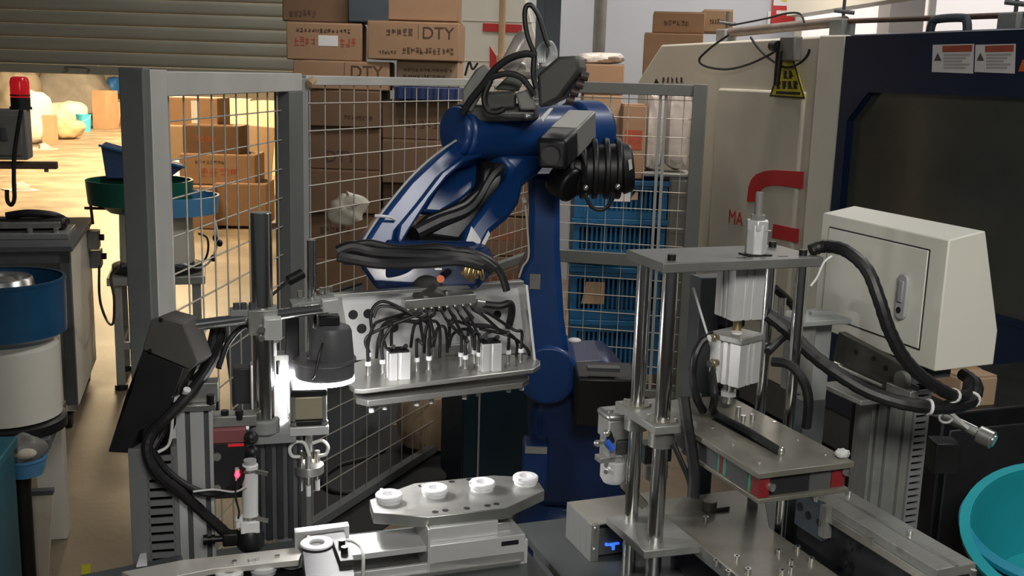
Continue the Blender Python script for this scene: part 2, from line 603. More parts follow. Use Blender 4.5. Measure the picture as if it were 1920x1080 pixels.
def carton(px0, px1, pyt, pyb, Y, dep, rz, mt, label, prints=(), group=None, tilt=0.0, cat='carton', name='carton'):
    if Y is None:
        g = Wz((px0 + px1) / 2, pyb, 0.0)
        Y = g.y
    else:
        g = W((px0 + px1) / 2, pyb, Y)
    z1 = zat(pyt, g.x, g.y)
    h = z1 - g.z
    wd = (px1 - px0) * Y / FPX
    F = Frame((g.x, g.y, g.z), rz)
    t = thing(name, label, cat, F, group)
    if tilt:
        t.rotation_euler = (0, R(tilt), R(rz))
    wd = wd / max(0.5, math.cos(R(rz)))
    b = MB().box(-wd / 2, wd / 2, 0, dep, 0, h - 0.004).build('body', M[mt], t, 0.006)
    # top flaps meeting in the middle, with tape running over the seam and down the end
    MB().box(-wd / 2 + 0.003, wd / 2 - 0.003, 0.003, dep / 2 - 0.002, h - 0.004, h).build('flap', M[mt], t)
    MB().box(-wd / 2 + 0.003, wd / 2 - 0.003, dep / 2 + 0.002, dep - 0.003, h - 0.004, h).build('flap', M[mt], t)
    MB().box(-wd / 2 - 0.001, wd / 2 + 0.001, dep / 2 - 0.03, dep / 2 + 0.03, h, h + 0.001).build('tape', M['tape'], t)
    rnd = random.Random(int(px0 * 7 + pyt))
    for pr in prints:
        k = pr[0]
        if k == 'text':     # text, cx, cz, size (fractions of width / height)
            text('print', pr[1], pr[4] * h, M['cardink'], t, (-wd / 2 + pr[2] * wd, -0.001, pr[3] * h), FRONT, pr[5] if len(pr) > 5 else 1.0)
        elif k == 'glyph':  # x0,x1,z0,z1,n, ink
            glyphs(MB(), -wd / 2 + pr[1] * wd, -wd / 2 + pr[2] * wd, pr[3] * h, pr[4] * h, -0.0005, pr[5], rnd).build('print', M[pr[6] if len(pr) > 6 else 'cardink'], t)
        elif k == 'rect':
            MB().box(-wd / 2 + pr[1] * wd, -wd / 2 + pr[2] * wd, -0.0015, 0, pr[3] * h, pr[4] * h).build('label', M[pr[5]], t)
    return t


# ---- cartons of the goods pile behind the mesh fence
G1 = 'cartons piled up behind the mesh fence'
YS = 6.35
carton(540, 677, 42, 113, YS, 0.42, 4, 'card', 'brown carton with a white paper label and red print on top of the pile', [('rect', 0.42, 0.68, 0.38, 0.66, 'paper'), ('glyph', 0.1, 0.38, 0.36, 0.62, 4, 'redink'), ('glyph', 0.7, 0.93, 0.36, 0.62, 3, 'redink'), ('glyph', 0.12, 0.85, 0.72, 0.84, 14)], G1)
carton(690, 858, 40, 113, YS - 0.02, 0.42, -2, 'card', 'wide brown carton printed DTY near its upper right corner', [('text', 'DTY', 0.77, 0.70, 0.44, 1.0), ('rect', 0.555, 0.56, 0.55, 0.9, 'cardink'), ('glyph', 0.2, 0.5, 0.62, 0.82, 5), ('glyph', 0.38, 0.95, 0.16, 0.34, 12), ('glyph', 0.12, 0.32, 0.14, 0.24, 6)], G1)
carton(532, 652, -34, 41, YS + 0.1, 0.4, 3, 'card3', 'brown carton at the upper left end of the pile beside the shutter', [('glyph', 0.1, 0.5, 0.1, 0.3, 6)], G1)
carton(729, 857, -40, 39, YS + 0.02, 0.4, 0, 'card', 'plain brown carton on top of the DTY carton', [], G1)
carton(654, 729, -38, 42, YS + 0.02, 0.36, 0, 'slatec', 'blue-grey box wedged between two brown cartons on the pile', [], None)
carton(552, 728, 114, 168, YS, 0.42, 2, 'card', 'brown carton printed DTY whose lower half hides behind the fence rail', [('text', 'DTY', 0.76, 0.62, 0.6, 1.0), ('rect', 0.53, 0.535, 0.4, 0.95, 'cardink')], G1)
carton(744, 858, 114, 160, YS + 0.05, 0.42, -1, 'card2', 'pale brown carton with faint small print just above the fence rail', [('glyph', 0.1, 0.9, 0.55, 0.68, 12), ('glyph', 0.1, 0.8, 0.3, 0.42, 9)], G1)
rows = [(169, 238), (239, 318), (319, 400), (401, 486), (487, 575), (576, 668)]
words = ['top', 'second', 'third', 'fourth', 'fifth', 'lowest']
for i, (a, b) in enumerate(rows):
    pr = [('glyph', 0.15, 0.6, 0.55, 0.75, 6)] if i % 2 else [('glyph', 0.5, 0.9, 0.2, 0.32, 8)]
    if i == 1:
        pr = [('text', 'DTY', 0.45, 0.3, 0.38, 1.0)]
    carton(578, 712, a, b, YS + 0.02 * (i % 2), 0.45, random.uniform(-3, 3), 'card3', 'brown carton with shade in its colour behind the mesh, left column of the pile, %s of six' % words[i], pr, G1)
rows2 = [(190, 262), (263, 345), (346, 430), (431, 520), (521, 600), (601, 690)]
for i, (a, b) in enumerate(rows2):
    carton(716, 868, a, b, YS + 0.03 * ((i + 1) % 2), 0.45, random.uniform(-3, 3), 'card3', 'brown carton with shade in its colour behind the mesh, middle column of the pile, %s of six' % words[i], [('glyph', 0.2, 0.7, 0.3, 0.5, 6)] if i % 2 == 0 else [], G1)
for i, (a, b) in enumerate([(330, 405), (406, 480), (481, 560), (561, 680)]):
    carton(874, 990, a, b, YS + 0.2, 0.45, random.uniform(-3, 3), 'card3', 'brown carton low behind the robot column, %s of four' % ['top', 'second', 'third', 'lowest'][i], [('glyph', 0.3, 0.8, 0.4, 0.6, 4, 'redink')], G1)
# blue folded crate on the middle column
g = W(800, 188, YS - 0.02)
F = Frame(g, -1)
t = thing('folded_crate', 'flat dark blue folded crate lying under cartons behind the fence', 'crate', F)
MB().box(-0.19, 0.19, 0, 0.36, 0, 0.075).build('body', mat('dark_blue_crate', (0.012, 0.03, 0.12), 0.45), t, 0.006)
for k in range(9):
    MB().box(-0.175 + k * 0.0425, -0.165 + k * 0.0425, -0.006, 0, 0.005, 0.07).build('rib', M['navy'], t)
# white plastic bag hanging on the mesh
g = W(650, 424, 4.28)
F = Frame(g)
rnd = random.Random(3)
mb = MB().ell((0.0, 0, 0.065), 0.075, 0.035, 0.062, 24, 16, fun=lambda d: 1 + 0.16 * math.sin(5 * d.x + 3 * d.z) * math.cos(4 * d.z + 2) + 0.12 * d.x * d.z + (0.25 if d.z > 0.3 and d.x > 0 else 0))
solo('plastic_bag', mb, M['bag'], F, 'crumpled white plastic bag caught on the mesh fence', 'bag')

# ================================================================== mesh fences
WR = 0.0026


def mesh_panel(t, F, length, ztop, zbot, first_h, rails, post_w, rail_mat, wire_mat, x0w=0.05, pitch=0.1, wr=WR):
    """wires along local x from 0 to length, plane y=0; each wire its own part"""
    hz = MB().cyl((0.0, 0, 0), (length, 0, 0), wr, n=6, caps=False).mesh('horizontal_wire')
    hz.materials.append(wire_mat)
    z = first_h
    while z > zbot + 0.03:
        o = link('horizontal_wire', hz, t)
        o.location = (0, -0.004, z)
        z -= pitch
    vm = MB().cyl((0, 0, zbot), (0, 0, ztop), wr, n=6, caps=False).mesh('vertical_wire')
    vm.materials.append(wire_mat)
    x = x0w
    while x < length - 0.02:
        o = link('vertical_wire', vm, t)
        o.location = (x, 0.002, 0)
        x += pitch
    for z0, z1, nm in rails:
        MB().box(0, length, -0.02, 0.02, z0, z1).build(nm, rail_mat if nm == 'top_rail' else M['post_grey'], t, 0.003)


# back fence, receding from the gate to the corner behind the robot
FA = W(566, 150, 3.9)
ang = 90 - 23.7
FB = Frame((FA.x, FA.y, 0), ang)
ztop = zat(141, FA.x, FA.y)
LEN = 2.27
t = thing('mesh_fence', 'grey welded mesh fence with a pale top rail in front of the carton pile', 'fence', FB)
mesh_panel(t, FB, LEN, ztop - 0.03, 0.06, zat(194, FA.x, FA.y), [(ztop - 0.035, ztop, 'top_rail'), (0.80, 0.84, 'middle_rail'), (0.02, 0.06, 'bottom_rail')], 0.04, M['pale_rail'], M['wire'])
MB().box(LEN - 0.02, LEN + 0.04, -0.03, 0.03, 0, ztop + 0.01).build('corner_post', M['grey_paint'], t, 0.003)
MB().box(-0.03, 0.012, -0.02, 0.02, 0, ztop - 0.01).build('end_post', M['grey_paint'], t, 0.003)
MB().cyl((0.0, -0.03, ztop - 0.03), (0.03, -0.03, ztop - 0.015), 0.014, n=10).build('hinge', M['sack_tan'], t)
CO = FB.G((LEN + 0.05, 0, 0)) + Vector((0.03, -0.02, 0))
# right fence behind the robot, facing the camera
FE = W(1308, 300, 5.85)
d = Vector((FE.x - CO.x, FE.y - CO.y, 0))
FRF = Frame((CO.x, CO.y, 0), math.degrees(math.atan2(d.y, d.x)))
L2 = d.length
zt2 = ztop
t = thing('mesh_fence', 'grey mesh fence panel with square end post standing before the blue crates', 'fence', FRF)
seam = W(1243, 240, 5.9).x - CO.x
mesh_panel(t, FRF, L2, zt2 - 0.03, 0.06, zt2 - 0.085, [(zt2 - 0.062, zt2, 'top_rail'), (0.77, 0.84, 'middle_rail'), (0.02, 0.06, 'bottom_rail')], 0.04, M['post_grey'], M['wire'], 0.03)
for dx in (-0.012, 0.018):
    MB().box(seam + dx - 0.008, seam + dx + 0.008, -0.012, 0.012, 0.06, zt2 - 0.06).build('stile', M['grey_paint'], t)
MB().box(L2 - 0.045, L2 + 0.03, -0.035, 0.035, 0, zt2 + 0.005).build('end_post', M['post_grey'], t, 0.004)

# gate with the big post on the left
gp = W(259, 400, 2.55)
ge = W(555, 300, 3.86)
d = Vector((ge.x - gp.x, ge.y - gp.y, 0))
FG = Frame((gp.x, gp.y, 0), math.degrees(math.atan2(d.y, d.x)))
GL = d.length
zg = zat(127, gp.x, gp.y)
t = thing('mesh_gate', 'grey steel gate with wide top rail and wire mesh beside the bright doorway', 'gate', FG)
pw = 0.062
MB().box(-0.01, 0.03, -pw / 2 + 0.001, pw / 2, 0, zg).build('post', M['post_grey'], t, 0.004)
MB().box(0.03, 0.125, -pw / 2, pw / 2, 0.0, zg - 0.003).build('stile', M['pale_rail'], t, 0.002)  # right face of the post, coloured paler to show it lit
zg2 = zat(133, *FG.G((0.14, 0, 0)).xy)
MB().box(0.135, GL, -0.026, 0.026, zg2 - 0.062, zg2).build('top_rail', M['pale_rail'], t, 0.003)
MB().box(GL - 0.16, GL, -0.028, 0.028, 0.0, zg2 - 0.062).build('end_post', M['post_grey'], t, 0.003)
MB().box(0.135, GL - 0.16, -0.02, 0.02, 0.04, 0.1).build('bottom_rail', M['grey_paint'], t, 0.003)
hz = MB().cyl((0.12, 0, 0), (GL - 0.1, 0, 0), 0.0026, n=6, caps=False).mesh('horizontal_wire')
hz.materials.append(M['wire'])
gx = FG.G((0.16, 0, 0))
z = zat(229, gx.x, gx.y)
while z > 0.12:
    o = link('horizontal_wire', hz, t)
    o.location = (0, 0.004, z)
    z -= 0.1
vm = MB().cyl((0, 0, 0.1), (0, 0, zg2 - 0.06), 0.0026, n=6, caps=False).mesh('vertical_wire')
vm.materials.append(M['wire'])
x = 0.20
while x < GL - 0.17:
    o = link('vertical_wire', vm, t)
    o.location = (x, 0, 0)
    x += 0.1

# ================================================================== goods in the bright aisle
G2 = 'cartons stacked in the bright aisle'
C = [
    (405, 500, 345, 424, 12.0, 0.6, 4, 'card', 'brown carton at the foot of the stack seen through the gate', []),
    (330, 404, 350, 428, 11.9, 0.6, -2, 'card', 'brown carton low beside the blue feeder seen through the gate', [('glyph', 0.2, 0.8, 0.5, 0.8, 4, 'redink')]),
    (338, 478, 290, 346, 12.1, 0.6, 3, 'card', 'long brown carton with red print in the stack behind the gate', [('glyph', 0.25, 0.8, 0.25, 0.55, 4, 'redink'), ('glyph', 0.2, 0.6, 0.68, 0.8, 8)]),
    (344, 448, 236, 290, 12.2, 0.55, 2, 'card3', 'dark brown carton in the middle of the stack behind the gate', [('glyph', 0.2, 0.6, 0.4, 0.7, 4, 'redink')]),
    (306, 346, 236, 300, 12.3, 0.5, -4, 'card2', 'pale carton at the left edge of the stack behind the gate', []),
    (300, 408, 183, 236, 12.5, 0.55, 0, 'card', 'brown carton on top of the stack behind the gate', [('rect', 0.55, 0.68, 0.1, 0.9, 'paper')]),
]
for c in C:
    carton(*c[:9], prints=c[9], group=G2)
carton(450, 505, 236, 372, None, 0.5, 12, 'card2', 'pale carton leaning right of the stack behind the gate', [], G2, tilt=5)
carton(470, 530, 190, 330, None, 0.6, -8, 'card2', 'pale carton farther back right of the stack behind the gate', [], G2)
carton(404, 470, 186, 320, None, 0.6, 10, 'card2', 'tall pale carton half hidden behind the brown stack', [], G2)


def lump(px0, px1, pyt, pyb, Y, dep, mt, name, label, cat, seed, amp=0.12, group=None, sup=0.7):
    if Y is None:
        g = Wz((px0 + px1) / 2, pyb, 0.0)
        Y = g.y
    else:
        g = W((px0 + px1) / 2, pyb, Y)
    h = zat(pyt, g.x, g.y) - g.z
    wd = (px1 - px0) * Y / FPX
    F = Frame((g.x, g.y + dep / 2, g.z))
    r = random.Random(seed)
    ph = [r.uniform(0, 6) for _ in range(6)]

    def fun(d):
        m = max(abs(d.x), abs(d.y), abs(d.z))
        return (1 / m) ** (1 - sup) * (1 + amp * (math.sin(4 * d.x + ph[0]) * math.sin(3 * d.z + ph[1]) + 0.6 * math.sin(9 * d.x + 5 * d.y + ph[2]) * math.sin(7 * d.z + ph[3])))
    mb = MB().ell((0, 0, h / 2), wd / 2, dep / 2, h / 2, 28, 18, fun=fun)
    zmin = min(p.z for p in mb.v)
    for p in mb.v:
        p.z -= zmin
    return solo(name, mb, M[mt], F, label, cat, group)


G4 = 'sacks in the aisle'
M['bluebag'] = mat('bright_blue_film', (0.06, 0.26, 0.70), 0.45, 0, 0.15, 5)
lump(56, 182, 134, 222, None, 1.6, 'tarp', 'covered_heap', 'heap of goods under a grey tarpaulin in the bright aisle', 'heap', 1, 0.09, None, 0.35)
lump(72, 146, 190, 244, None, 1.2, 'sack', 'sack', 'white full sack lying before the grey tarpaulin heap', 'sack', 2, 0.08, G4)
lump(88, 142, 226, 262, None, 0.9, 'sack_tan', 'sack', 'tan sack lying in front of the white sack by the aisle floor', 'sack', 3, 0.08, G4)
lump(14, 80, 168, 272, None, 1.0, 'sack', 'sack', 'pale upright bulk sack behind the red beacon', 'sack', 4, 0.06, G4)
lump(-20, 54, 128, 226, None, 1.6, 'wall_warm', 'covered_heap', 'cream wrapped goods at the far left of the aisle', 'heap', 5, 0.08)
carton(80, 102, 216, 272, None, 0.3, 8, 'card', 'small brown carton between the white sack and the pale bulk sack', [])
carton(174, 202, 170, 242, None, 0.7, -6, 'card', 'tall brown carton standing right of the cyan bucket', [])
carton(202, 222, 190, 236, None, 0.7, 14, 'card2', 'flattened pale carton leaning right of the tall brown one', [], tilt=10)
carton(218, 236, 186, 226, None, 0.9, 4, 'card', 'brown carton farthest along the aisle beside the gate post', [])
cb = carton(192, 224, 178, 214, None, 1.2, 0, 'card3', 'dark carton at the end of the aisle under the blue bag', [])
yb = cb.location.y
lump(194, 222, 142, 179, yb + 0.1, 1.0, 'bluebag', 'blue_bag', 'bright blue bag on the dark carton at the end of the aisle', 'bag', 6, 0.08)
# cyan bucket
g = Wz(158, 246, 0.0)
F = Frame(g)
t = thing('bucket', 'cyan plastic bucket at the edge of the bright aisle', 'bucket', F)
MB().lathe([(0, 0), (0.16, 0), (0.19, 0.41), (0.2, 0.42), (0.2, 0.45), (0.18, 0.45), (0.15, 0.04), (0, 0.04)], n=24).build('body', M['cyan'], t)
MB().tube(spline([(-0.195, 0, 0.43), (-0.15, -0.12, 0.33), (0, -0.2, 0.27), (0.15, -0.12, 0.33), (0.195, 0, 0.43)], 5), 0.004, 6).build('handle', M['white'], t)
# dark cloth scraps on the aisle floor
for (px, py, s, lab) in ((40, 358, 0.30, 'dark rag lying on the bright aisle floor near the hooked cable'), (82, 280, 0.34, 'grey sheet lying on the aisle floor below the sacks')):
    g = Wz(px, py, 0.0)
    rr = random.Random(px)
    mb = MB()
    pts = [(math.cos(a) * s * rr.uniform(0.6, 1.2), math.sin(a) * s * 0.7 * rr.uniform(0.6, 1.2), 0) for a in [k * 0.7 for k in range(9)]]
    mb.prism(pts, (0, 0, 0.02))
    mb.ell((0, 0, 0.03), s * 0.35, s * 0.3, 0.10, 14, 8, fun=lambda d: 1 + 0.2 * math.sin(7 * d.x + 5 * d.y))
    solo('rag', mb, M['tarp'], Frame(g), lab, 'rag')

# ================================================================== cream machine with red stripe behind the pile
g = W(866, 140, 8.4)
FC = Frame((g.x, 8.4, 0), -3)
t = thing('cream_machine', 'cream machine housing with a red stripe behind the robot', 'machine', FC)
cw = (1002 - 858) * 8.4 / FPX
ct = 2.62
MB().prism([(-0.03, 0, 0), (cw, 0, 0), (cw, 0, 1.95), (cw - 0.2, 0, ct), (-0.03, 0, ct)], (0, 0.9, 0)).build('body', M['cream'], t, 0.01)
a, b = FC.v(905, 51, -0.004), FC.v(979, 54, -0.004)
MB().bar(a, b, 0.006, 0.06).build('stripe', M['red'], t)
MB().prism([FC.v(918, 86, -0.008), FC.v(931, 106, -0.008), FC.v(931, 126, -0.008), FC.v(918, 126, -0.008)], (0, 0.008, 0)).build('stripe', M['red'], t)
for k in range(3):
    zz = 1.9 + k * 0.3
    MB().box(0.0, cw - 0.02, -0.003, 0.001, zz, zz + 0.004).build('panel_joint', M['creamd'], t)
g = W(941, 60, 7.9)
solo('conduit_pole', MB().cyl((0, 0, 0), (0, 0, 3.6), 0.024, n=14).cyl((0, 0, 1.9), (0, 0, 1.94), 0.03, n=14), M['sack_tan'], Frame((g.x, 7.9, 0)), 'thin tan pole standing in front of the cream machine', 'pole')

# boxes and wrapped goods behind the right fence
G3 = 'goods behind the right fence panel'
carton(1088, 1160, 178, 336, 6.28, 0.3, 0, 'card2', 'pale carton on the crates right of the robot elbow', [('glyph', 0.2, 0.8, 0.7, 0.85, 4, 'redink')], G3)
carton(1163, 1206, 196, 336, 6.1, 0.26, 0, 'card', 'brown carton with a red patch behind the fence', [('rect', 0.1, 0.85, 0.4, 0.66, 'redink')], G3)
carton(1092, 1168, 120, 177, 6.3, 0.28, 0, 'card', 'brown carton under wrinkled plastic film right of the robot', [], G3)
lump(1088, 1172, 98, 121, 6.32, 0.25, 'plastic_wrap', 'plastic_film', 'wrinkled clear film bundle on the brown carton by the steel post', 'film', 11, 0.10, None, 0.6)
lump(1207, 1243, 172, 322, 6.1, 0.22, 'plastic_wrap', 'wrapped_bale', 'tall bale wrapped in shiny film left of the fence seam', 'bale', 12, 0.04, G3, 0.25)
lump(1246, 1292, 172, 322, 6.06, 0.2, 'plastic_wrap', 'wrapped_bale', 'tall bale wrapped in shiny film beside the fence end post', 'bale', 13, 0.04, G3, 0.25)
# grey locker under the bales
xa, xb = W(1256, 322, 6.05).x, W(1298, 322, 6.05).x
F = Frame((W(1210, 322, 6.3).x, 6.04, 0))
t = thing('goods_locker', 'pale grey locker that carries the wrapped bales behind the fence', 'locker', F)
zt = zat(322, F.o.x, 6.1)
MB().box(xa - F.o.x, xb - F.o.x, 0, 0.26, 0.0, zt - 0.02).build('body', M['midgrey'], t, 0.005)
MB().box(xa - F.o.x - 0.15, xb - F.o.x + 0.005, -0.005, 0.265, zt - 0.02, zt).build('top', M['grey_paint'], t, 0.003)
MB().box(xa - F.o.x + 0.01, xb - F.o.x - 0.01, -0.012, 0, 0.1, zt - 0.04).build('door', M['midgrey'], t, 0.003)


# ---- blue stacking crates behind the right fence
def stack_crate(px0, px1, pyt, pyb, Y, rz, mt, label, tags=()):
    g = W((px0 + px1) / 2, pyb, Y)
    h = zat(pyt, g.x, g.y) - g.z
    wd = (px1 - px0) * Y / FPX
    dp = 0.3
    F = Frame(g, rz)
    t = thing('stacking_crate', label, 'crate', F, 'blue crates stacked behind the fence')
    th = 0.012
    b = MB()
    b.box(-wd / 2, wd / 2, 0, dp, 0, th)
    b.box(-wd / 2, wd / 2, dp - th, dp, th, h)
    b.box(-wd / 2, -wd / 2 + th, th, dp - th, th, h)
    b.box(wd / 2 - th, wd / 2, th, dp - th, th, h)
    b.build('body', M[mt], t)
    # slotted front wall: frame and upright slats
    fr = MB().box(-wd / 2, wd / 2, 0, th, th, h * 0.2).box(-wd / 2, wd / 2, 0, th, h * 0.78, h).box(-wd / 2, -wd / 2 + 0.035, 0, th, h * 0.2, h * 0.78).box(wd / 2 - 0.035, wd / 2, 0, th, h * 0.2, h * 0.78)
    fr.build('front_frame', M[mt], t)
    MB().box(-wd / 2 - 0.012, wd / 2 + 0.012, -0.014, 0.0, h - 0.03, h).build('rim', M[mt], t, 0.003)
    x = -wd / 2 + 0.052
    sl = MB().box(-0.006, 0.006, 0.001, th - 0.001, h * 0.2, h * 0.78).mesh('slat')
    sl.materials.append(M[mt])
    while x < wd / 2 - 0.04:
        o = link('slat', sl, t)
        o.location = (x, 0, 0)
        x += 0.027
    for (a, c, e, f, m) in tags:
        MB().prism([(-wd / 2 + a * wd, -0.003, e * h), (-wd / 2 + c * wd, -0.003, e * h), (-wd / 2 + c * wd, -0.003, f * h), (-wd / 2 + (a + 0.05) * wd, -0.003, f * h)], (0, 0.002, 0)).build('paper_tag', M[m], t)
    return t


YC = 6.0
stack_crate(1075, 1250, 338, 410, YC, 2, 'crate', 'blue slotted crate on top of the stack behind the fence', [(0.42, 0.6, 0.45, 0.7, 'paper'), (0.6, 0.68, 0.5, 0.7, 'sack_tan')])
stack_crate(1072, 1246, 411, 482, YC, 2, 'crate', 'blue slotted crate second from the top behind the fence', [])
stack_crate(1066, 1236, 502, 600, YC - 0.02, 0, 'crate', 'blue slotted crate below the middle fence rail with a pale paper tag', [(0.12, 0.38, 0.3, 0.72, 'card2')])
stack_crate(1064, 1236, 601, 700, YC - 0.02, 0, 'crate', 'blue slotted crate at the bottom of the stack in the shade', [])
stack_crate(1066, 1236, 483, 501, YC, 1, 'crate2', 'shallow light blue tray between the two crate pairs', [])
# ================================================================== injection moulding machine on the right
FM = Frame((1.53, 5.07, 0), 20)
t = thing('moulding_machine', 'large moulding machine with cream end housing and navy blue door', 'machine', FM)
U = lambda px, py, x=0.0: FM.u(px, py, x)


def upoly(pts, x=0.0):
    return [U(px, py, x) for px, py in pts]


# cream end housing: outline traced on its side face, extruded into the machine
top_r = U(1563, 66)
pts = upoly([(1563, 66), (1240, 84), (1196, 152)])
yl = pts[2].y
pts = [Vector((0, p.y, p.z)) for p in pts] + [Vector((0, yl, 0.25)), Vector((0, 0, 0.25))]
MB().prism(pts, (1.1, 0, 0)).build('cream_housing', M['creamd'], t, 0.012)
# right hand border strip stands proud and is paler
MB().prism([(-0.03, 0.20, 0.3), (-0.03, 0.0, 0.3), (-0.03, 0.0, top_r.z - 0.003), (-0.03, 0.20, top_r.z + 0.0)], (0.04, 0, 0)).build('border_strip', M['cream'], t, 0.008)
# raised door panel on the cream housing
a, b = U(1350, 180), U(1518, 172)
MB().prism([(-0.02, a.y, 0.55), (-0.02, b.y + 0.02, 0.55), (-0.02, b.y + 0.02, b.z), (-0.02, a.y, b.z + 0.0)], (0.03, 0, 0)).build('door_panel', M['creamd'], t, 0.014)
# red C shaped logo: upper arc and lower bar
xo = -0.026
outer = [(1506, 322), (1452, 319), (1432, 321), (1417, 327), (1408, 337), (1403, 352), (1400, 378)]
inner = [(1420, 378), (1422, 363), (1427, 355), (1436, 350), (1448, 348), (1462, 348), (1504, 354)]
MB().prism(upoly(outer + inner, xo), (0.006, 0, 0)).build('red_logo', M['red'], t, 0.0, 'red curved upper bar of the logo')
MB().prism(upoly([(1450, 420), (1497, 430), (1495, 455), (1447, 446)], xo), (0.006, 0, 0)).build('red_logo', M['red'], t, 0.0, 'red lower bar of the logo')
c = U(1384, 411, xo)
ctop = U(1384, 400, xo)
text('lettering', 'MA', 0.11, M['red'], t, U(1379, 410, xo), LEFTF, 0.95)
c = U(1424, 415, xo)
text('lettering', '900', 0.098, M['red'], t, U(1422, 415, xo), LEFTF, 0.9)
# small black print at the upper left
c0, c1 = U(1238, 151, -0.004), U(1282, 149, -0.004)
mb = MB()
rnd = random.Random(5)
MB().prism([U(1226, 156, -0.004), U(1235, 156, -0.004), U(1230, 147, -0.004)], (0.003, 0, 0)).build('print', M['inkblack'], t)
for i in range(5):
    for k in range(4):
        a = U(1241 + i * 8.5 + rnd.random() * 2, 146 + k * 2.6, -0.004)
        mb.box(-0.004, -0.002, a.y - 0.022 * rnd.uniform(0.5, 1), a.y, a.z - 0.003, a.z + 0.003)
    a = U(1242 + i * 8.5, 151, -0.004)
    mb.box(-0.004, -0.002, a.y - 0.006, a.y, a.z - 0.013, a.z + 0.013)
mb.build('print', M['inkblack'], t, stuff=True)
# navy door section
bt = U(1900, 46)
zr = bt.z
yr = -2.9
MB().prism([(0, 0, 0.25), (0, yr, 0.25), (0, yr, top_r.z), (0, 0, top_r.z)], (1.1, 0, 0)).build('navy_housing', M['navy'], t, 0.01)
# door leaf: frame around the window (ring built from four pieces so that the window is a real opening)
wl, wr_ = U(1600, 300).y, -2.6
wt, wb = U(1660, 174).z, 0.95
dl, dr = -0.03, -2.85
dt = top_r.z - 0.01
df = MB()
ch = 0.13


def ring(outer, inner, x0, x1):
    n = len(outer)
    vs = [(x0, y, z) for y, z in outer] + [(x0, y, z) for y, z in inner] + [(x1, y, z) for y, z in outer] + [(x1, y, z) for y, z in inner]
    fs = []
    for i in range(n):
        j = (i + 1) % n
        fs += [(i, j, n + j, n + i), (2 * n + i, 3 * n + i, 3 * n + j, 2 * n + j), (i, 2 * n + i, 2 * n + j, j), (n + i, n + j, 3 * n + j, 3 * n + i)]
    return MB().add(vs, fs)


outer = [(dl, dt), (dl, dt), (dl, 0.4), (dl, 0.4), (dr, 0.4), (dr, 0.4), (dr, dt), (dr, dt)]
inner = [(wl - ch, wt), (wl, wt - ch), (wl, wb + ch), (wl - ch, wb), (wr_ + ch, wb), (wr_, wb + ch), (wr_, wt - ch), (wr_ + ch, wt)]
outer = [(dl - 0.001, dt), (dl, dt - 0.001), (dl, 0.401), (dl - 0.001, 0.4), (dr + 0.001, 0.4), (dr, 0.401), (dr, dt - 0.001), (dr + 0.001, dt)]
ring(outer, inner, -0.05, -0.004).build('navy_door', M['navy'], t, 0.006)
wp = [(-0.016, y, z) for y, z in inner]
MB().prism(wp, (0.01, 0, 0)).build('window_sheet', M['window'], t, 0, 'dull grey-green window sheet in the navy door')
ring([(y * 1.0, z) for y, z in [(wl - ch + 0.02, wt + 0.02), (wl + 0.02, wt - ch + 0.02), (wl + 0.02, wb + ch - 0.02), (wl - ch + 0.02, wb - 0.02), (wr_ + ch - 0.02, wb - 0.02), (wr_ - 0.02, wb + ch - 0.02), (wr_ - 0.02, wt - ch + 0.02), (wr_ + ch - 0.02, wt + 0.02)]], inner, -0.055, -0.048).build('window_seal', M['navy'], t)
# warning stickers
xs = -0.054
for (x0, x1, hl) in ((1747, 1826, 'red'), (1827, 1904, 'redink')):
    pl = upoly([(x0 + 2, 84), (x1, 82), (x1 - 2, 138), (x0, 135)], xs)
    s = MB().prism(pl, (0.002, 0, 0)).build('warning_sticker', M['paper'], t)
    MB().prism(upoly([(x0 + 20, 86), (x1 - 3, 84), (x1 - 4, 97), (x0 + 20, 98)], xs - 0.001), (0.002, 0, 0)).build('header', M['redink'], s)
    MB().prism(upoly([(x0 + 4, 114), (x0 + 18, 114), (x0 + 11, 99)], xs - 0.001), (0.002, 0, 0)).build('hazard_triangle', M['slate'], s)
    mb = MB()
    for k in range(5):
        p0, p1 = U(x0 + 22, 103 + k * 6, xs - 0.001), U(x1 - 8 - (k * 7) % 20, 103 + k * 6, xs - 0.001)
        mb.box(xs - 0.001, xs, p1.y, p0.y, p0.z - 0.004, p0.z + 0.004)
    mb.build('print', mat('faint_print', (0.40, 0.39, 0.39), 0.8), s, stuff=True)
MB().prism(upoly([(1909, 134), (1925, 134), (1925, 112), (1917, 112)], xs), (0.002, 0, 0)).build('warning_sticker', M['orange'], t, 0, 'orange warning sticker at the door edge')
# handle on the top edge
h0, h1 = U(1732, 62, 0.02), U(1803, 60, 0.02)
hz0 = top_r.z
MB().tube(spline([(0.05, h0.y, hz0 - 0.02), (0.05, h0.y - 0.01, hz0 + 0.035), (0.05, h0.y - 0.04, hz0 + 0.052), (0.05, h1.y + 0.04, hz0 + 0.052), (0.05, h1.y + 0.01, hz0 + 0.035), (0.05, h1.y, hz0 - 0.02)], 4), 0.018, 10).build('grab_handle', M['slatec'], t)
# machine bed and feet
MB().box(0.02, 1.1, yr, yl, 0.06, 0.25).build('machine_bed', M['grey_dark'], t, 0.008)
for yy in (yr + 0.2, -1.0, yl - 0.25):
    MB().box(0.1, 0.3, yy - 0.1, yy + 0.1, 0, 0.06).build('foot', M['black'], t)
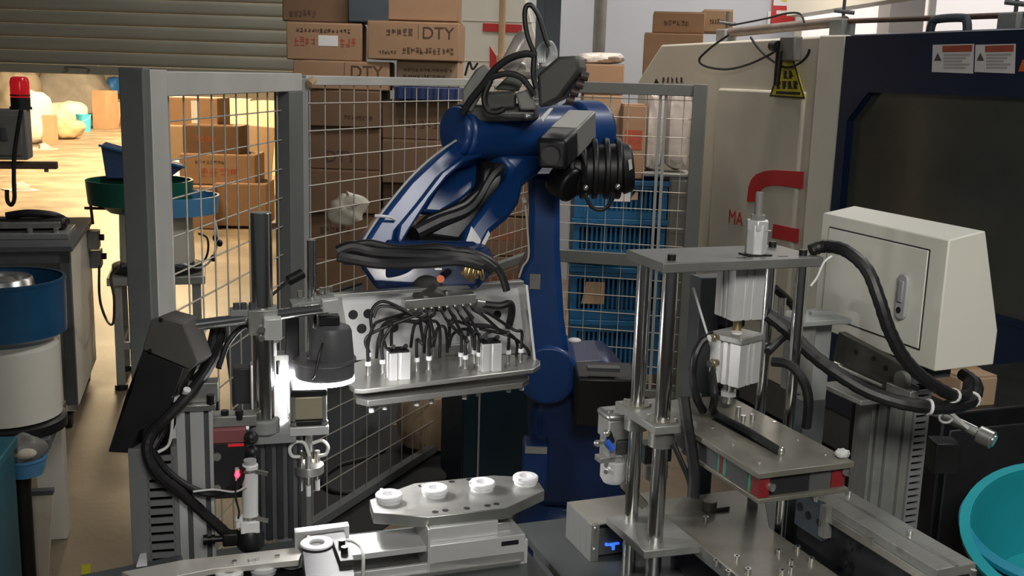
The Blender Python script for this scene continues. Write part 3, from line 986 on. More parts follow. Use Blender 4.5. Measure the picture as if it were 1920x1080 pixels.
# faint reflection-like bright fittings seen through the window are solid parts inside
# ---- pipe that runs along the top of the machine
FP = FM
t = thing('pipe_rail', 'rusty grey pipe with brackets running along the top of the moulding machine', 'pipe', FM)
a = U(1362, 62, 0.1)
b = U(1585, 40, 0.1)
c = U(1925, 28, 0.1)
MB().cyl((0.1, a.y, a.z), (0.1, b.y, b.z), 0.026, n=14).build('thick_pipe', mat('worn_pipe', (0.22, 0.18, 0.15), 0.5, 0.3, 0.3, 9), t)
MB().cyl((0.1, b.y, b.z), (0.1, c.y - 0.1, c.z), 0.012, n=12).build('thin_pipe', mat('rusty_pipe', (0.16, 0.09, 0.07), 0.6, 0.3, 0.3, 9), t)
for (px, py, px1, hh) in ((1362, 62, 1362, 0.12), (1580, 44, 1580, 0.12), (1903, 34, 1903, 0.1)):
    q = U(px, py, 0.1)
    cl = MB().box(0.06, 0.14, q.y - 0.05, q.y + 0.05, top_r.z - 0.005, q.z + 0.02).build('bracket', M['grey_paint'], t, 0.005)
    MB().cyl((0.1, q.y, q.z + 0.02), (0.1, q.y, q.z + hh), 0.008, n=8).cyl((0.06, q.y + 0.02, q.z + 0.06), (0.14, q.y - 0.03, q.z + 0.05), 0.01, n=8).build('clamp_bolt', M['grey_dark'], cl)
def back_carton(px0, px1, pyt, pyb, Y, mt, label):
    return carton(px0, px1, pyt, pyb, Y, 0.4, -6, mt, label, [('glyph', 0.2, 0.7, 0.35, 0.6, 6)], 'cartons piled beyond the moulding machine')
back_carton(1226, 1318, 22, 62, 7.9, 'card', 'brown carton highest beyond the cream machine housing')
back_carton(1319, 1372, 18, 60, 8.0, 'card2', 'pale open carton at the right of the pile beyond the cream housing')
back_carton(1206, 1312, 62, 152, 7.8, 'card', 'brown carton beyond the cream housing below the highest one')
back_carton(1200, 1312, 153, 340, 7.85, 'card3', 'dark carton carrying the pile beyond the cream housing')
back_carton(1200, 1312, 341, 597, 7.85, 'card3', 'lowest dark carton of the pile beyond the cream housing')
# poster on the back wall
a = W(1469, 22, SHY - 0.03)
F = Frame((a.x, SHY - 0.02, a.z), 0)
t = thing('wall_poster', 'red and white poster with a yellow round mark on the back wall', 'poster', F)
MB().box(-0.1, 0.1, -0.006, 0, -0.12, 0.24).build('sheet', M['red'], t)
MB().box(-0.09, 0.09, -0.008, -0.006, 0.05, 0.22).build('white_field', M['paper'], t)
MB().cyl((0, -0.008, 0.14), (0, -0.010, 0.14), 0.055, n=24).build('round_mark', M['yellow'], t)
MB().box(-0.06, 0.06, -0.008, -0.006, -0.02, 0.01).build('print', M['paper'], t)
MB().box(-0.13, -0.105, -0.004, 0, -0.14, 0.0).build('switch_plate', M['paper'], t)

# ---- plug, cable loop and warning sign on the cream housing
s0 = U(1488, 92, -0.03)
FS = Frame(FM.G((s0.x, s0.y, s0.z - 0.06)), 20)
t = thing('socket_box', 'grey socket box with plug on the cream housing above the yellow sign', 'socket', FS)
MB().box(-0.05, 0.0, -0.075, 0.055, 0.0, 0.12).build('body', M['midgrey'], t, 0.008)
MB().cyl((-0.06, 0.1, 0.075), (-0.06, 0.045, 0.07), 0.026, 0.03, n=14).build('plug', M['black'], t)
MB().cyl((-0.055, 0.035, 0.05), (-0.055, 0.045, -0.12), 0.02, 0.015, n=12).build('plug', M['black'], t)
L = lambda px, py: FS.L(FM.G(U(px, py, -0.07)))
MB().tube(spline([L(1466, 88), L(1440, 104), L(1400, 122), L(1360, 130), L(1322, 124), L(1311, 112), L(1325, 96), L(1345, 80), L(1366, 66)], 6), 0.0065, 8).build('cable', M['rubber'], t)
MB().tube(spline([L(1408, 70), L(1420, 88), L(1440, 108), L(1465, 124), L(1480, 126), L(1500, 118), L(1514, 104), L(1518, 92)], 6), 0.0065, 8).build('cable', M['rubber'], t)
MB().tube(spline([L(1368, 48), L(1400, 42), L(1440, 34), L(1475, 25), L(1500, 26), L(1508, 42)], 6), 0.005, 8).build('cable', M['rubber'], t)
a, b, c_, d_ = [U(*p, -0.036) for p in ((1443, 181), (1510, 186), (1488, 110), (1466, 110))]
FSg = Frame(FM.G((-0.036, (a.y + b.y) / 2, a.z)), 20)
t = thing('warning_sign', 'yellow warning sign with black border hanging under the socket box', 'sign', FSg)
LL = lambda p: FSg.L(FM.G(p))
MB().prism([LL(p) for p in (a, b, c_, d_)], (0.004, 0, 0)).build('plate', M['yellow'], t)
def sh_(p, k):
    cc = (a + b + c_ + d_) / 4
    return cc + (p - cc) * k
o_ = [LL(sh_(p, 0.99)) for p in (a, b, c_, d_)]
i_ = [LL(sh_(p, 0.90)) for p in (a, b, c_, d_)]
ring([(p.y, p.z) for p in o_], [(p.y, p.z) for p in i_], -0.002, 0.0005).build('border', M['inkblack'], t)
mb = MB()
rnd = random.Random(9)
def sgl(cx, cy, n, wch, hch):
    for i in range(n):
        for k in range(4):
            q = LL(U(cx + (i - n / 2) * wch + wch * 0.1, cy - hch / 2 + k * hch / 3.4, -0.037))
            q2 = LL(U(cx + (i - n / 2) * wch + wch * rnd.uniform(0.6, 0.95), cy - hch / 2 + k * hch / 3.4, -0.037))
            mb.box(-0.002, 0, q2.y, q.y, q.z - 0.004, q.z + 0.004)
        q = LL(U(cx + (i - n / 2 + 0.5) * wch, cy, -0.037))
        mb.box(-0.002, 0, q.y - 0.004, q.y + 0.004, q.z - hch * 0.0012, q.z + hch * 0.0012)
sgl(1478, 141, 2, 10, 13)
sgl(1476, 160, 4, 10.5, 13)
for k in range(1):
    q, q2 = LL(U(1455, 173, -0.037)), LL(U(1500, 175, -0.037))
    mb.box(-0.002, 0, q2.y, q.y, q.z - 0.008, q.z + 0.006)
mb.build('print', M['inkblack'], t)

# ---- teal basins at the lower right
def basin(F, k, label, mt, tilt):
    t = thing('teal_basin', label, 'basin', F, 'turquoise basins stacked at the lower right')
    rm = Matrix.Rotation(R(tilt[0]), 3, 'X') @ Matrix.Rotation(R(tilt[1]), 3, 'Y')
    b = MB().lathe([(0, 0), (0.12, 0), (0.128, 0.008), (0.155, 0.11), (0.161, 0.114), (0.185, 0.25), (0.176, 0.252), (0.156, 0.12), (0.122, 0.016), (0, 0.012)], n=48)
    r_ = MB().lathe([(0.182, 0.240), (0.2, 0.246), (0.2, 0.258), (0.178, 0.262), (0.176, 0.25)], n=48)
    for m in (b, r_):
        m.v = [Vector((0, 0, 0.02)) + rm @ (p * 1.12) for p in m.v]
    b.build('body', mt, t)
    r_.build('rim', mt, t)
gb2 = W(1984, 1134, 2.5)
FSt = Frame((gb2.x + 0.02, 2.62, 0), 0)
zst = gb2.z - 0.12
t = thing('black_stool', 'low black stool carrying the turquoise basins', 'stool', FSt)
MB().cyl((0, 0, zst - 0.03), (0, 0, zst), 0.17, n=32).build('seat', M['black'], t, 0.004)
for k in range(4):
    a = R(45 + 90 * k)
    MB().cyl((0.14 * math.cos(a), 0.14 * math.sin(a), 0), (0.1 * math.cos(a), 0.1 * math.sin(a), zst - 0.03), 0.014, n=12).build('leg', M['black'], t)
basin(Frame((FSt.o.x, FSt.o.y, zst + 0.002)), 0, 'lower turquoise basin under the tipped one at the lower right', mat('bluer_teal_plastic', (0.015, 0.28, 0.42), 0.4, 0, 0.06), (14, -6))
basin(Frame((FSt.o.x + 0.015, FSt.o.y, zst + 0.055)), 1, 'upper turquoise basin tipped towards the camera at the lower right', M['teal'], (28, -14))
# ================================================================== LEFT: workbench, beacon box, bowl feeders
cf = Wz(146, 806, 0.0)
FCb = Frame((cf.x, cf.y, 0), 16)
t = thing('feeder_cabinet', 'off-white cabinet with dark open front frame at the left edge', 'cabinet', FCb)
ztc = zat(452, cf.x, cf.y)
cwid, cdep = 1.0, 1.0
MB().box(-0.018, 0.0, 0.03, cdep, 0.12, ztc - 0.06).build('side_panel', M['cream'], t, 0.004)
MB().box(-cwid, -cwid + 0.018, 0.03, cdep, 0.12, ztc - 0.06).build('side_panel', M['cream'], t, 0.004)
MB().box(-cwid, 0, cdep - 0.02, cdep, 0.12, ztc - 0.06).build('back_panel', M['cream'], t)
MB().box(-cwid, 0.0, 0.0, cdep, 0.10, 0.13).build('floor_panel', M['cream'], t)
for x in (-0.045, -cwid):
    MB().box(x, x + 0.05, 0.0, 0.045, 0.1, ztc - 0.06).build('upright', M['grey_dark'], t, 0.003)
MB().box(-cwid, 0.005, 0.0, 0.05, ztc - 0.11, ztc - 0.05).build('front_rail', M['grey_dark'], t, 0.003)
MB().box(-cwid - 0.02, 0.02, -0.02, cdep + 0.02, ztc - 0.05, ztc - 0.02).build('worktop', M['grey_dark'], t, 0.004)
for (x, y) in ((-0.05, 0.06), (-0.05, cdep - 0.08), (-cwid + 0.06, 0.06)):
    c = MB().cyl((x - 0.02, y, 0.05), (x + 0.02, y, 0.05), 0.05, n=18).build('caster', M['black'], t)
    MB().box(x - 0.03, x + 0.03, y - 0.025, y + 0.03, 0.06, 0.1).build('fork', M['grey_dark'], c)
for (px, py, hh) in ((166, 465, 0.1), (171, 500, 0.1)):
    q = FCb.u(px, py, 0.0)
    b = MB().box(0.0, 0.06, q.y - 0.06, q.y + 0.06, q.z, q.z + hh).build('switch_box', M['midgrey'], t, 0.005)
    MB().cyl((0.06, q.y, q.z + 0.06), (0.085, q.y, q.z + 0.06), 0.018, n=14).build('knob', M['black'], b)
q = FCb.u(181, 520, 0.03)
MB().tube(spline([FCb.u(186, 500, 0.05), FCb.u(187, 560, 0.06), FCb.u(200, 600, 0.1), FCb.u(212, 606, 0.16), FCb.u(214, 560, 0.2), FCb.u(208, 520, 0.24), FCb.u(222, 500, 0.3)], 6), 0.007, 8).build('cable', M['rubber'], t)
# linear track on the cabinet top
tp = FCb.G((-0.32, 0.35, ztc - 0.02))
FT = Frame(tp, 16)
t = thing('linear_feeder_track', 'steel linear feeder track with black drive unit on the cabinet top', 'feeder', FT)
MB().box(-0.36, 0.30, -0.16, 0.16, 0.0, 0.03).build('base_plate', M['alud'], t, 0.003)
MB().box(-0.2, 0.28, -0.06, 0.06, 0.03, 0.09).build('drive_unit', M['black'], t, 0.02)
MB().box(-0.34, 0.26, -0.12, -0.08, 0.05, 0.08).build('track', M['steel'], t, 0.003)
MB().tube(spline([(0.0, -0.02, 0.10), (0.1, -0.03, 0.115), (0.22, -0.01, 0.10), (0.27, 0.05, 0.06)], 5), 0.02, 10).build('cable', M['rubber'], t)
for x in (-0.3, -0.1, 0.12, 0.24):
    MB().hexa((x, -0.13, 0.03), (x, -0.13, 0.05), 0.014).build('bolt', M['steel'], t)
# control box with beacon on a pole
g = W(18, 300, 5.0)
FBx = Frame((g.x, g.y, g.z), 16)
zc0 = FCb.G((0, 0, ztc - 0.02)).z
t = thing('beacon_control_box', 'grey control box on a pole carrying the red beacon', 'control box', FBx)
hb = zat(206, g.x, g.y) - g.z
MB().box(-0.22, 0.08, 0, 0.16, 0, hb).build('body', M['midgrey'], t, 0.006)
MB().box(-0.2, 0.06, -0.008, 0, 0.02, hb - 0.02).build('door', M['midgrey'], t, 0.004)
MB().box(-0.03, 0.0, -0.016, -0.008, 0.09, 0.15).build('latch', M['grey_dark'], t, 0.003)
MB().box(-0.16, -0.12, 0.06, 0.10, zc0 - g.z, 0.0).build('pole', M['grey_dark'], t)
MB().box(-0.3, 0.2, 0.03, 0.08, -0.045, -0.012).build('cross_bar', mat('rust_bar', (0.13, 0.085, 0.06), 0.6, 0.2, 0.2), t, 0.003)
MB().cyl((0.15, 0.05, -0.06), (0.15, 0.05, -0.045), 0.01, n=8).build('bolt', M['steel'], t)
L = lambda px, py: FBx.Y(px, py, 4.93)
MB().tube(spline([L(40, 206), L(34, 240), L(27, 290), L(26, 340), L(27, 372), L(21, 384), L(14, 376), L(13, 356)], 6), 0.010, 8).build('hooked_cable', M['rubber'], t)
gb = FBx.Y(38, 205, 5.08)
FBe = Frame(FBx.G((gb.x, 0.09, hb)), 16)
t = thing('warning_beacon', 'red flashing beacon on top of the grey control box', 'beacon', FBe)
MB().cyl((0, 0, 0), (0, 0, 0.012), 0.05, n=24).cyl((0, 0, 0.012), (0, 0, 0.055), 0.044, n=24).build('base', M['black'], t)
MB().lathe([(0, 0.05), (0.043, 0.05), (0.043, 0.128), (0.038, 0.146), (0.028, 0.152), (0, 0.153)], n=28).build('lens', M['redlens'], t)
MB().lathe([(0.0445, 0.062), (0.0445, 0.07), (0.043, 0.07)], n=28).build('lens_ring', M['redblock'], t)

# ---- vibratory bowl feeder on its stand (behind the gate post)
gs = Wz(300, 712, 0.0)
FV = Frame((gs.x, gs.y, 0), 16)
t = thing('bowl_feeder', 'bowl feeder with green bowl and white drum on a grey stand behind the gate', 'feeder', FV)
S = gs.y / FPX
z_ = lambda py: zat(py, gs.x, gs.y)
zt = z_(508)
MB().box(-0.25, 0.27, -0.2, 0.3, zt - 0.045, zt).build('table_plate', M['alud'], t, 0.004)
for (x, y) in ((-0.2, -0.16), (0.22, -0.16), (-0.2, 0.24), (0.22, 0.24)):
    l = MB().box(x - 0.022, x + 0.022, y - 0.022, y + 0.022, 0.03, zt - 0.045).build('leg', M['grey_paint'], t, 0.003)
    MB().cyl((x, y, 0), (x, y, 0.03), 0.035, n=14).build('foot', M['black'], l)
MB().box(-0.2, 0.22, -0.17, -0.15, zt * 0.36, zt * 0.36 + 0.04).build('stretcher', M['grey_paint'], t)
MB().box(-0.22, -0.18, -0.15, 0.24, zt * 0.36, zt * 0.36 + 0.04).build('stretcher', M['grey_paint'], t)
cx, cy = 0.01, 0.04
MB().lathe([(0, zt), (0.25, zt), (0.25, zt + 0.035), (0.2, zt + 0.05), (0, zt + 0.05)], (cx, cy, 0), n=32).build('rubber_base', M['black'], t)
zd = z_(400)
MB().lathe([(0, zt + 0.05), (0.2, zt + 0.05), (0.205, zt + 0.07), (0.2, zd), (0, zd)], (cx, cy, 0), n=36).build('drum', M['cream'], t)
for k in range(4):
    a = 0.6 + k * 1.57
    MB().box(cx + 0.19 * math.cos(a) - 0.03, cx + 0.19 * math.cos(a) + 0.03, cy + 0.19 * math.sin(a) - 0.03, cy + 0.19 * math.sin(a) + 0.03, zt + 0.0, zt + 0.06).build('clamp', M['grey_dark'], t, 0.004)
zg0, zg1 = z_(398), z_(338)
MB().lathe([(0, zg0), (0.17, zg0), (0.22, zg0 + 0.04), (0.28, zg0 + 0.05), (0.29, zg1), (0.275, zg1), (0.265, zg0 + 0.07), (0.1, zg0 + 0.03), (0, zg0 + 0.03)], (cx - 0.08, cy, 0), n=40).build('bowl', M['green'], t)
MB().lathe([(0.12, zg0 - 0.01), (0.27, zg0 + 0.0), (0.28, z_(365)), (0.27, z_(365)), (0.26, zg0 + 0.02), (0.12, zg0 + 0.01)], (cx + 0.07, cy - 0.03, 0), n=40).build('chute_skirt', M['skyblue'], t)
# hopper
hz0, hz1 = z_(340), z_(277)
hp = [(-0.26, 0.16, hz0), (0.08, 0.16, hz0), (0.16, 0.16, hz0 + 0.06), (-0.28, 0.16, hz1)]
MB().prism(hp, (0, 0.3, 0)).build('hopper', mat('hopper_blue', (0.03, 0.06, 0.16), 0.4), t, 0.004)
MB().bar((-0.29, 0.15, hz1), (0.17, 0.15, hz0 + 0.065), 0.02, 0.012).build('hopper_rim', M['crate'], t)
# small sensor paddle and wires
a = FV.Y(180, 390, gs.y - 0.1)
MB().cyl(a + Vector((-0.06, 0, 0)), a + Vector((0.1, 0, -0.005)), 0.008, n=8).cyl(a + Vector((-0.02, 0, -0.09)), a + Vector((-0.03, 0, 0.06)), 0.008, n=8).build('sensor_paddle', mat('brown_lever', (0.12, 0.05, 0.03), 0.5), t)
L = lambda px, py: FV.Y(px, py, gs.y - 0.3)
MB().tube(spline([L(345, 495), L(370, 502), L(390, 494), L(404, 470), L(408, 440), L(402, 410)], 6), 0.006, 8).build('cable', M['tubew'], t)
MB().tube(spline([L(372, 438), L(388, 446), L(390, 470), L(382, 490), L(366, 500)], 6), 0.006, 8).build('cable', M['rubber'], t)
for (px, py) in ((404, 446), (412, 456), (400, 484)):
    MB().ell(L(px, py), 0.016, 0.014, 0.02, 12, 8).build('connector', M['black'], t)

# ---- nearer bowl feeder at the left edge
gn = W(8, 640, 3.6)
FN = Frame((gn.x, gn.y, 0), 16)
z_ = lambda py: zat(py, gn.x, gn.y)
t = thing('bowl_feeder', 'blue bowl feeder with steel cone inside at the left edge', 'feeder', FN)
r = 0.205
zr0, zr1 = z_(636), z_(524)
MB().lathe([(0, zr0 + 0.0), (r * 0.75, zr0), (r, zr0 + 0.03), (r * 1.02, zr1), (r * 0.97, zr1), (r * 0.94, zr0 + 0.05), (0, zr0 + 0.04)], n=48).build('bowl', M['bowlblue'], t)
MB().lathe([(r * 0.985, zr1 - 0.002), (r * 1.03, zr1 - 0.002), (r * 1.03, zr1 + 0.008), (r * 0.97, zr1 + 0.008)], n=48).build('rim', M['bowlblue'], t)
zc = z_(522)
MB().lathe([(0.135, zr0 + 0.05), (0.105, zc), (0.1, zc + 0.006), (0.094, zc), (0.09, zc - 0.03), (0.0, zc - 0.025)], n=40).build('steel_cone', M['steel'], t)
MB().ell((0, -0.01, zc - 0.02), 0.06, 0.06, 0.025, 16, 8, fun=lambda d: 1 + 0.2 * math.sin(9 * d.x) * math.sin(8 * d.y)).build('loose_parts', M['midgrey'], t)
zb0 = z_(775)
MB().lathe([(0, zb0), (0.175, zb0), (0.175, zr0 - 0.02), (0.15, zr0), (0, zr0)], n=40).build('drum', M['cream'], t)
MB().lathe([(0, zb0 - 0.05), (0.19, zb0 - 0.05), (0.19, zb0 - 0.015), (0.16, zb0), (0, zb0)], n=40).build('rubber_base', M['black'], t)
MB().box(-0.5, 0.15, -0.16, 0.3, zb0 - 0.09, zb0 - 0.05).build('table_plate', M['grey_dark'], t, 0.004)
for (x, y) in ((-0.4, -0.1), (-0.4, 0.3)):
    MB().box(x - 0.025, x + 0.025, y - 0.025, y + 0.025, 0, zb0 - 0.09).build('leg', M['cream'], t)
q0, q1 = FN.v(55, 700, 0.2), FN.v(110, 700, 0.2)
MB().box(q0.x, q1.x, 0.2, 0.3, 0.0, FN.v(80, 612, 0.2).z).build('side_post', M['cream'], t, 0.004)
# ---- bits below it
g = W(46, 876, 3.15)
F = Frame((g.x, g.y, 0), 10)
t = thing('blue_catch_tray', 'light blue plastic tray holding a grey bag at the lower left', 'tray', F)
zt = g.z
b = MB().lathe([(0, -0.02), (0.055, -0.02), (0.066, 0.03), (0.07, 0.03), (0.07, 0.036), (0.06, 0.036), (0.05, -0.01), (0, -0.01)], (0, 0, zt), n=32)
b.build('tray', M['skyblue'], t)
MB().cyl((-0.02, 0.02, 0), (-0.02, 0.02, zt - 0.02), 0.03, n=14).build('stand', M['black'], t)
MB().ell((0.0, 0.0, zt + 0.055), 0.066, 0.06, 0.05, 20, 12, fun=lambda d: 1 + 0.12 * math.sin(6 * d.x + 2) * math.sin(5 * d.y)).build('grey_bag', M['midgrey'], t)
MB().ell((0.015, -0.045, zt + 0.06), 0.036, 0.025, 0.018, 16, 8).build('pale_part', M['sack'], t)
g = W(-20, 1085, 2.7)
F = Frame((g.x - 0.02, g.y, 0), 12)
t = thing('teal_bin', 'dark teal plastic bin at the lower left corner', 'bin', F)
zt = zat(890, g.x, g.y)
MB().box(-0.2, 0.03, 0, 0.3, 0, zt - 0.02).build('body', mat('dark_teal_plastic', (0.008, 0.10, 0.14), 0.4), t, 0.01)
MB().box(-0.21, 0.038, -0.01, 0.31, zt - 0.03, zt).build('rim', mat('dark_teal_rim', (0.01, 0.12, 0.16), 0.4), t, 0.005)
g = Wz(64, 1060, 0.0)
g = W(62, 1040, 3.3)
F = Frame((g.x, g.y, 0), 14)
t = thing('beige_panel', 'beige sheet panel leaning near the floor at the lower left', 'panel', F)
h0, h1 = 0.0, zat(928, g.x, g.y)
MB().prism([(-0.07, 0, 0), (0.03, 0, 0), (0.07, 0.02, h1), (-0.05, 0.02, h1)], (0, 0.02, 0)).build('sheet', M['sack'], t)
MB().box(-0.05, 0.07, 0.015, 0.045, h1 - 0.01, h1 + 0.005).build('edge_strip', M['grey_dark'], t)
MB().tube(spline([F.Y(30, 890, 3.2), F.Y(32, 930, 3.18), F.Y(40, 972, 3.18), F.Y(50, 935, 3.2), F.Y(52, 892, 3.22)], 6), 0.012, 8).build('black_strap', M['rubber'], t)
# dark machine foot and black board behind the fence, brown sack beside it
g = W(648, 930, 4.75)
F = Frame((g.x, 4.9, 0), 66)
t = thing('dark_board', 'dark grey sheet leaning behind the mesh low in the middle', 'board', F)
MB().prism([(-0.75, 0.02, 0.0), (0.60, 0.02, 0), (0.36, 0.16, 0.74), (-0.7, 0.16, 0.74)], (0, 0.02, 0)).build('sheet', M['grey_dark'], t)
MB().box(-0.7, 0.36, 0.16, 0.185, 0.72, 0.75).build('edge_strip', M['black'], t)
lump(736, 856, 742, 858, None, 0.25, 'card2', 'sack', 'brown paper sack on the floor behind the mesh under the gripper', 'sack', 21, 0.06, None, 0.4)
carton(700, 800, 560, 745, 5.85, 0.4, 0, 'card3', 'dark carton standing behind the brown paper sack', [])
# black hose lying on the floor behind the table
F = Frame(Wz(660, 900, 0.0))
L = lambda px, py: F.L(Wz(px, py, 0.012))
solo('floor_hose', MB().tube(spline([L(720, 845), L(690, 858), L(640, 872), L(612, 890), L(606, 908), L(625, 922), L(668, 922), L(700, 908), L(740, 890)], 6), 0.012, 8), M['rubber'], F, 'black hose looped on the floor behind the fence', 'hose')

# dark mat added to darken the floor inside the cell and a dark switch cabinet behind the robot
pm = [Wz(*p, 0.0) for p in ((540, 1005), (700, 1005), (1000, 805), (905, 770), (850, 792), (720, 800), (600, 850), (556, 890))]
F = Frame((pm[0] + pm[2]) / 2)
solo('darkening_mat', MB().prism([F.L(p) for p in pm], (0, 0, 0.006)), mat('dark_floor_mat', (0.022, 0.021, 0.02), 0.6, 0, 0.3, 5), F, 'dark mat added to darken the floor along the mesh fence', 'mat')
g = W(926, 900, 4.35)
F = Frame((g.x, g.y, 0), 21)
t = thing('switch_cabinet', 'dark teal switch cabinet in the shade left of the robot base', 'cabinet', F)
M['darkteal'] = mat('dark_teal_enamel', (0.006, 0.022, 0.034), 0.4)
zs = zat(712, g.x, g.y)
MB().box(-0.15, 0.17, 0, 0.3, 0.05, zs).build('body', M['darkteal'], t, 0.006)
MB().box(-0.145, -0.085, -0.012, 0, 0.08, zs - 0.02).build('door', M['darkteal'], t, 0.003)
MB().box(-0.075, 0.165, -0.012, 0, 0.08, zs - 0.02).build('door', M['darkteal'], t, 0.003)
MB().box(-0.084, -0.076, -0.016, 0, 0.06, zs - 0.01).build('centre_strip', M['grey_paint'], t)
for x in (-0.1, 0.12):
    MB().box(x - 0.03, x + 0.03, 0.03, 0.27, 0, 0.05).build('foot', M['black'], t)
# ================================================================== ROBOT
rb = W(1075, 900, 3.55)
FR = Frame((rb.x, 3.6, 0), 0)
t = thing('robot_arm', 'large blue six-axis robot arm reaching down to the left', 'robot', FR)
P = lambda px, py, Y: FR.Y(px, py, Y)
z_ = lambda py: zat(py, rb.x, 3.6)
# pedestal, base and turret
MB().box(-0.24, 0.24, -0.22, 0.3, 0.0, 0.12).build('pedestal', M['grey_dark'], t, 0.01)
zb1 = z_(930)
MB().lathe([(0, 0.12), (0.22, 0.12), (0.22, 0.2), (0.16, 0.3), (0.155, zb1), (0, zb1)], (0, 0.04, 0), n=40).build('base', M['robotd'], t, 0.008)
zt0, zt1 = zb1, z_(660)
poly = [(-0.13, zt0), (0.17, zt0), (0.2, zt0 + 0.12), (0.19, zt1 - 0.1), (0.1, zt1), (-0.13, zt1 - 0.02), (-0.17, zt1 - 0.2), (-0.15, zt0 + 0.1)]
MB().prism([(x, -0.12, z) for x, z in poly], (0, 0.34, 0)).build('turret', M['robotd'], t, 0.03)
a = P(1075, 740, 3.36)
m = MB().cbox(P(1132, 738, 3.36), 0.2, 0.2, 0.165).build('base_motor', M['black'], t, 0.012)
MB().box(*[c for c in (P(1100, 690, 3.3).x, P(1160, 690, 3.3).x)], P(1100, 690, 3.3).y - 0.04, P(1100, 690, 3.3).y, P(1100, 690, 3.3).z, P(1100, 690, 3.3).z + 0.012).build('motor_plate', M['grey_dark'], m)
b = P(1003, 870, 3.3)
MB().cbox(b, 0.085, 0.12, 0.16).build('connection_box', M['robotd'], t, 0.01)
MB().cbox(b + Vector((0.0, -0.062, 0.07)), 0.07, 0.01, 0.02).build('connector_strip', M['midgrey'], t)
# lower arm: upright link
pts = [(988, 325), (1050, 325), (1050, 470), (1058, 600), (1072, 700), (1050, 760), (1000, 760), (985, 700), (978, 560), (972, 512), (990, 480), (992, 400)]
pl = [P(px, py, 3.42) for px, py in pts]
MB().prism(pl, (0, 0.2, 0)).build('lower_arm', M['robot'], t, 0.02)
MB().cyl(P(1028, 705, 3.40), P(1028, 705, 3.40) + Vector((0, 0.3, 0)), 0.1, n=36).build('shoulder_hub', M['robot'], t, 0.01)
c = P(1003, 528, 3.415)
MB().cbox(c, 0.035, 0.004, 0.05).build('name_plate', M['midgrey'], t)
MB().bar(P(980, 369, 3.40), P(984, 380, 3.40), 0.004, 0.012).build('clip', M['paper'], t)
MB().tube(spline([P(985, 385, 3.40), P(989, 430, 3.40), P(991, 480, 3.40), P(980, 500, 3.40), P(973, 520, 3.40)], 5), 0.0035, 6).build('edge_trim', M['sack'], t)
MB().ell(P(1077, 638, 3.3), 0.022, 0.02, 0.008, 14, 8).build('white_cap', M['paper'], t)
# elbow axis
E1, E2 = P(858, 248, 3.14), P(1100, 246, 3.46)
ax = (E2 - E1).normalized()
MB().cyl(E1, E2, 0.082, n=40).build('elbow_axis', M['robot'], t, 0.012)
MB().cyl(E2 - ax * 0.08, E2 + ax * 0.05, 0.098, n=44).build('elbow_cap', M['robot'], t, 0.02)
MB().cyl(E1 - ax * 0.02, E1 + ax * 0.03, 0.075, n=40).build('elbow_cap', M['robot'], t, 0.012)
# forearm: hollow fork cut out of a thick plate
A, B, Cc = FR.G(P(845, 270, 3.10)), FR.G(P(1060, 300, 3.34)), FR.G(P(690, 460, 2.74))
nrm = (B - A).cross(Cc - A).normalized()
if nrm.y > 0:
    nrm = -nrm
FP_ = lambda px, py, k=0.0: FR.L(Wplane(px, py, A + nrm * k, nrm))
fork = [(676, 463), (711, 408), (767, 338), (818, 290), (850, 263), (885, 238), (940, 226), (1000, 226), (1050, 250), (1040, 288), (1012, 322), (984, 342), (975, 380), (955, 407), (920, 436), (903, 466), (870, 458), (877, 427), (905, 392), (926, 363), (950, 335), (957, 312), (940, 294), (908, 287), (880, 293), (850, 316), (822, 350), (797, 392), (772, 425), (752, 465)]
fb = MB().prism([FP_(px, py) for px, py in fork], -nrm * 0.13)
fo = fb.build('forearm', M['robot'], t, 0.014)
# raised rib along the left prong and web inside the arch
rib = [(745, 445), (750, 420), (790, 372), (828, 322), (870, 292), (905, 284), (905, 291), (872, 302), (838, 332), (806, 372), (770, 428), (752, 458)]
MB().prism([FP_(px, py, 0.022) for px, py in rib], -nrm * 0.06).build('forearm_rib', M['robot'], t, 0.01)
web = [(792, 396), (822, 346), (852, 312), (884, 292), (912, 296), (915, 316), (898, 345), (868, 372), (826, 398)]
MB().prism([FP_(px, py, -0.07) for px, py in web], -nrm * 0.03).build('forearm_web', M['robot'], t, 0.008)
inner = [(905, 296), (950, 298), (962, 318), (932, 364), (908, 398), (884, 432), (874, 452), (800, 442), (764, 436), (800, 402), (868, 374), (902, 345)]
MB().prism([FP_(px, py, -0.035) for px, py in inner], -nrm * 0.08).build('inner_cover', M['black'], t, 0.01)
MB().tube(spline([FP_(958, 300, -0.02), FP_(920, 330, -0.05), FP_(880, 392, -0.05), FP_(820, 418, -0.04), FP_(775, 440, -0.03)], 6), 0.022, 10).build('cable_dress', M['rubber'], t)
MB().prism([FP_(px, py, 0.004) for px, py in ((884, 424), (902, 450), (896, 468), (888, 476), (874, 452))], -nrm * 0.003).build('pale_label', M['seal'], t)
MB().prism([FP_(px, py, 0.004) for px, py in ((916, 432), (919, 440), (900, 478), (893, 480), (905, 452))], -nrm * 0.003).build('pale_label', M['seal'], t)
a = FP_(704, 405, 0.012)
MB().tube(spline([FP_(703, 404, 0.004), FP_(715, 405, 0.012), FP_(730, 407, 0.012), FP_(742, 413, 0.004)], 5), 0.004, 6).build('cable_tie', M['tubew'], t)
MB().tube(spline([FP_(676, 460, 0.002), FP_(711, 406, 0.002), FP_(767, 336, 0.002), FP_(818, 289, 0.002), FP_(876, 250, 0.01)], 6), 0.0035, 6).build('edge_highlight', M['seal'], t, 0, 'pale strip painted as a highlight along the forearm edge')  # pale tube stands in for the highlight along the outer edge
MB().prism([FP_(px, py, 0.006) for px, py in ((919, 256), (931, 259), (930, 264), (918, 261))], -nrm * 0.003).build('pale_label', M['seal'], t)
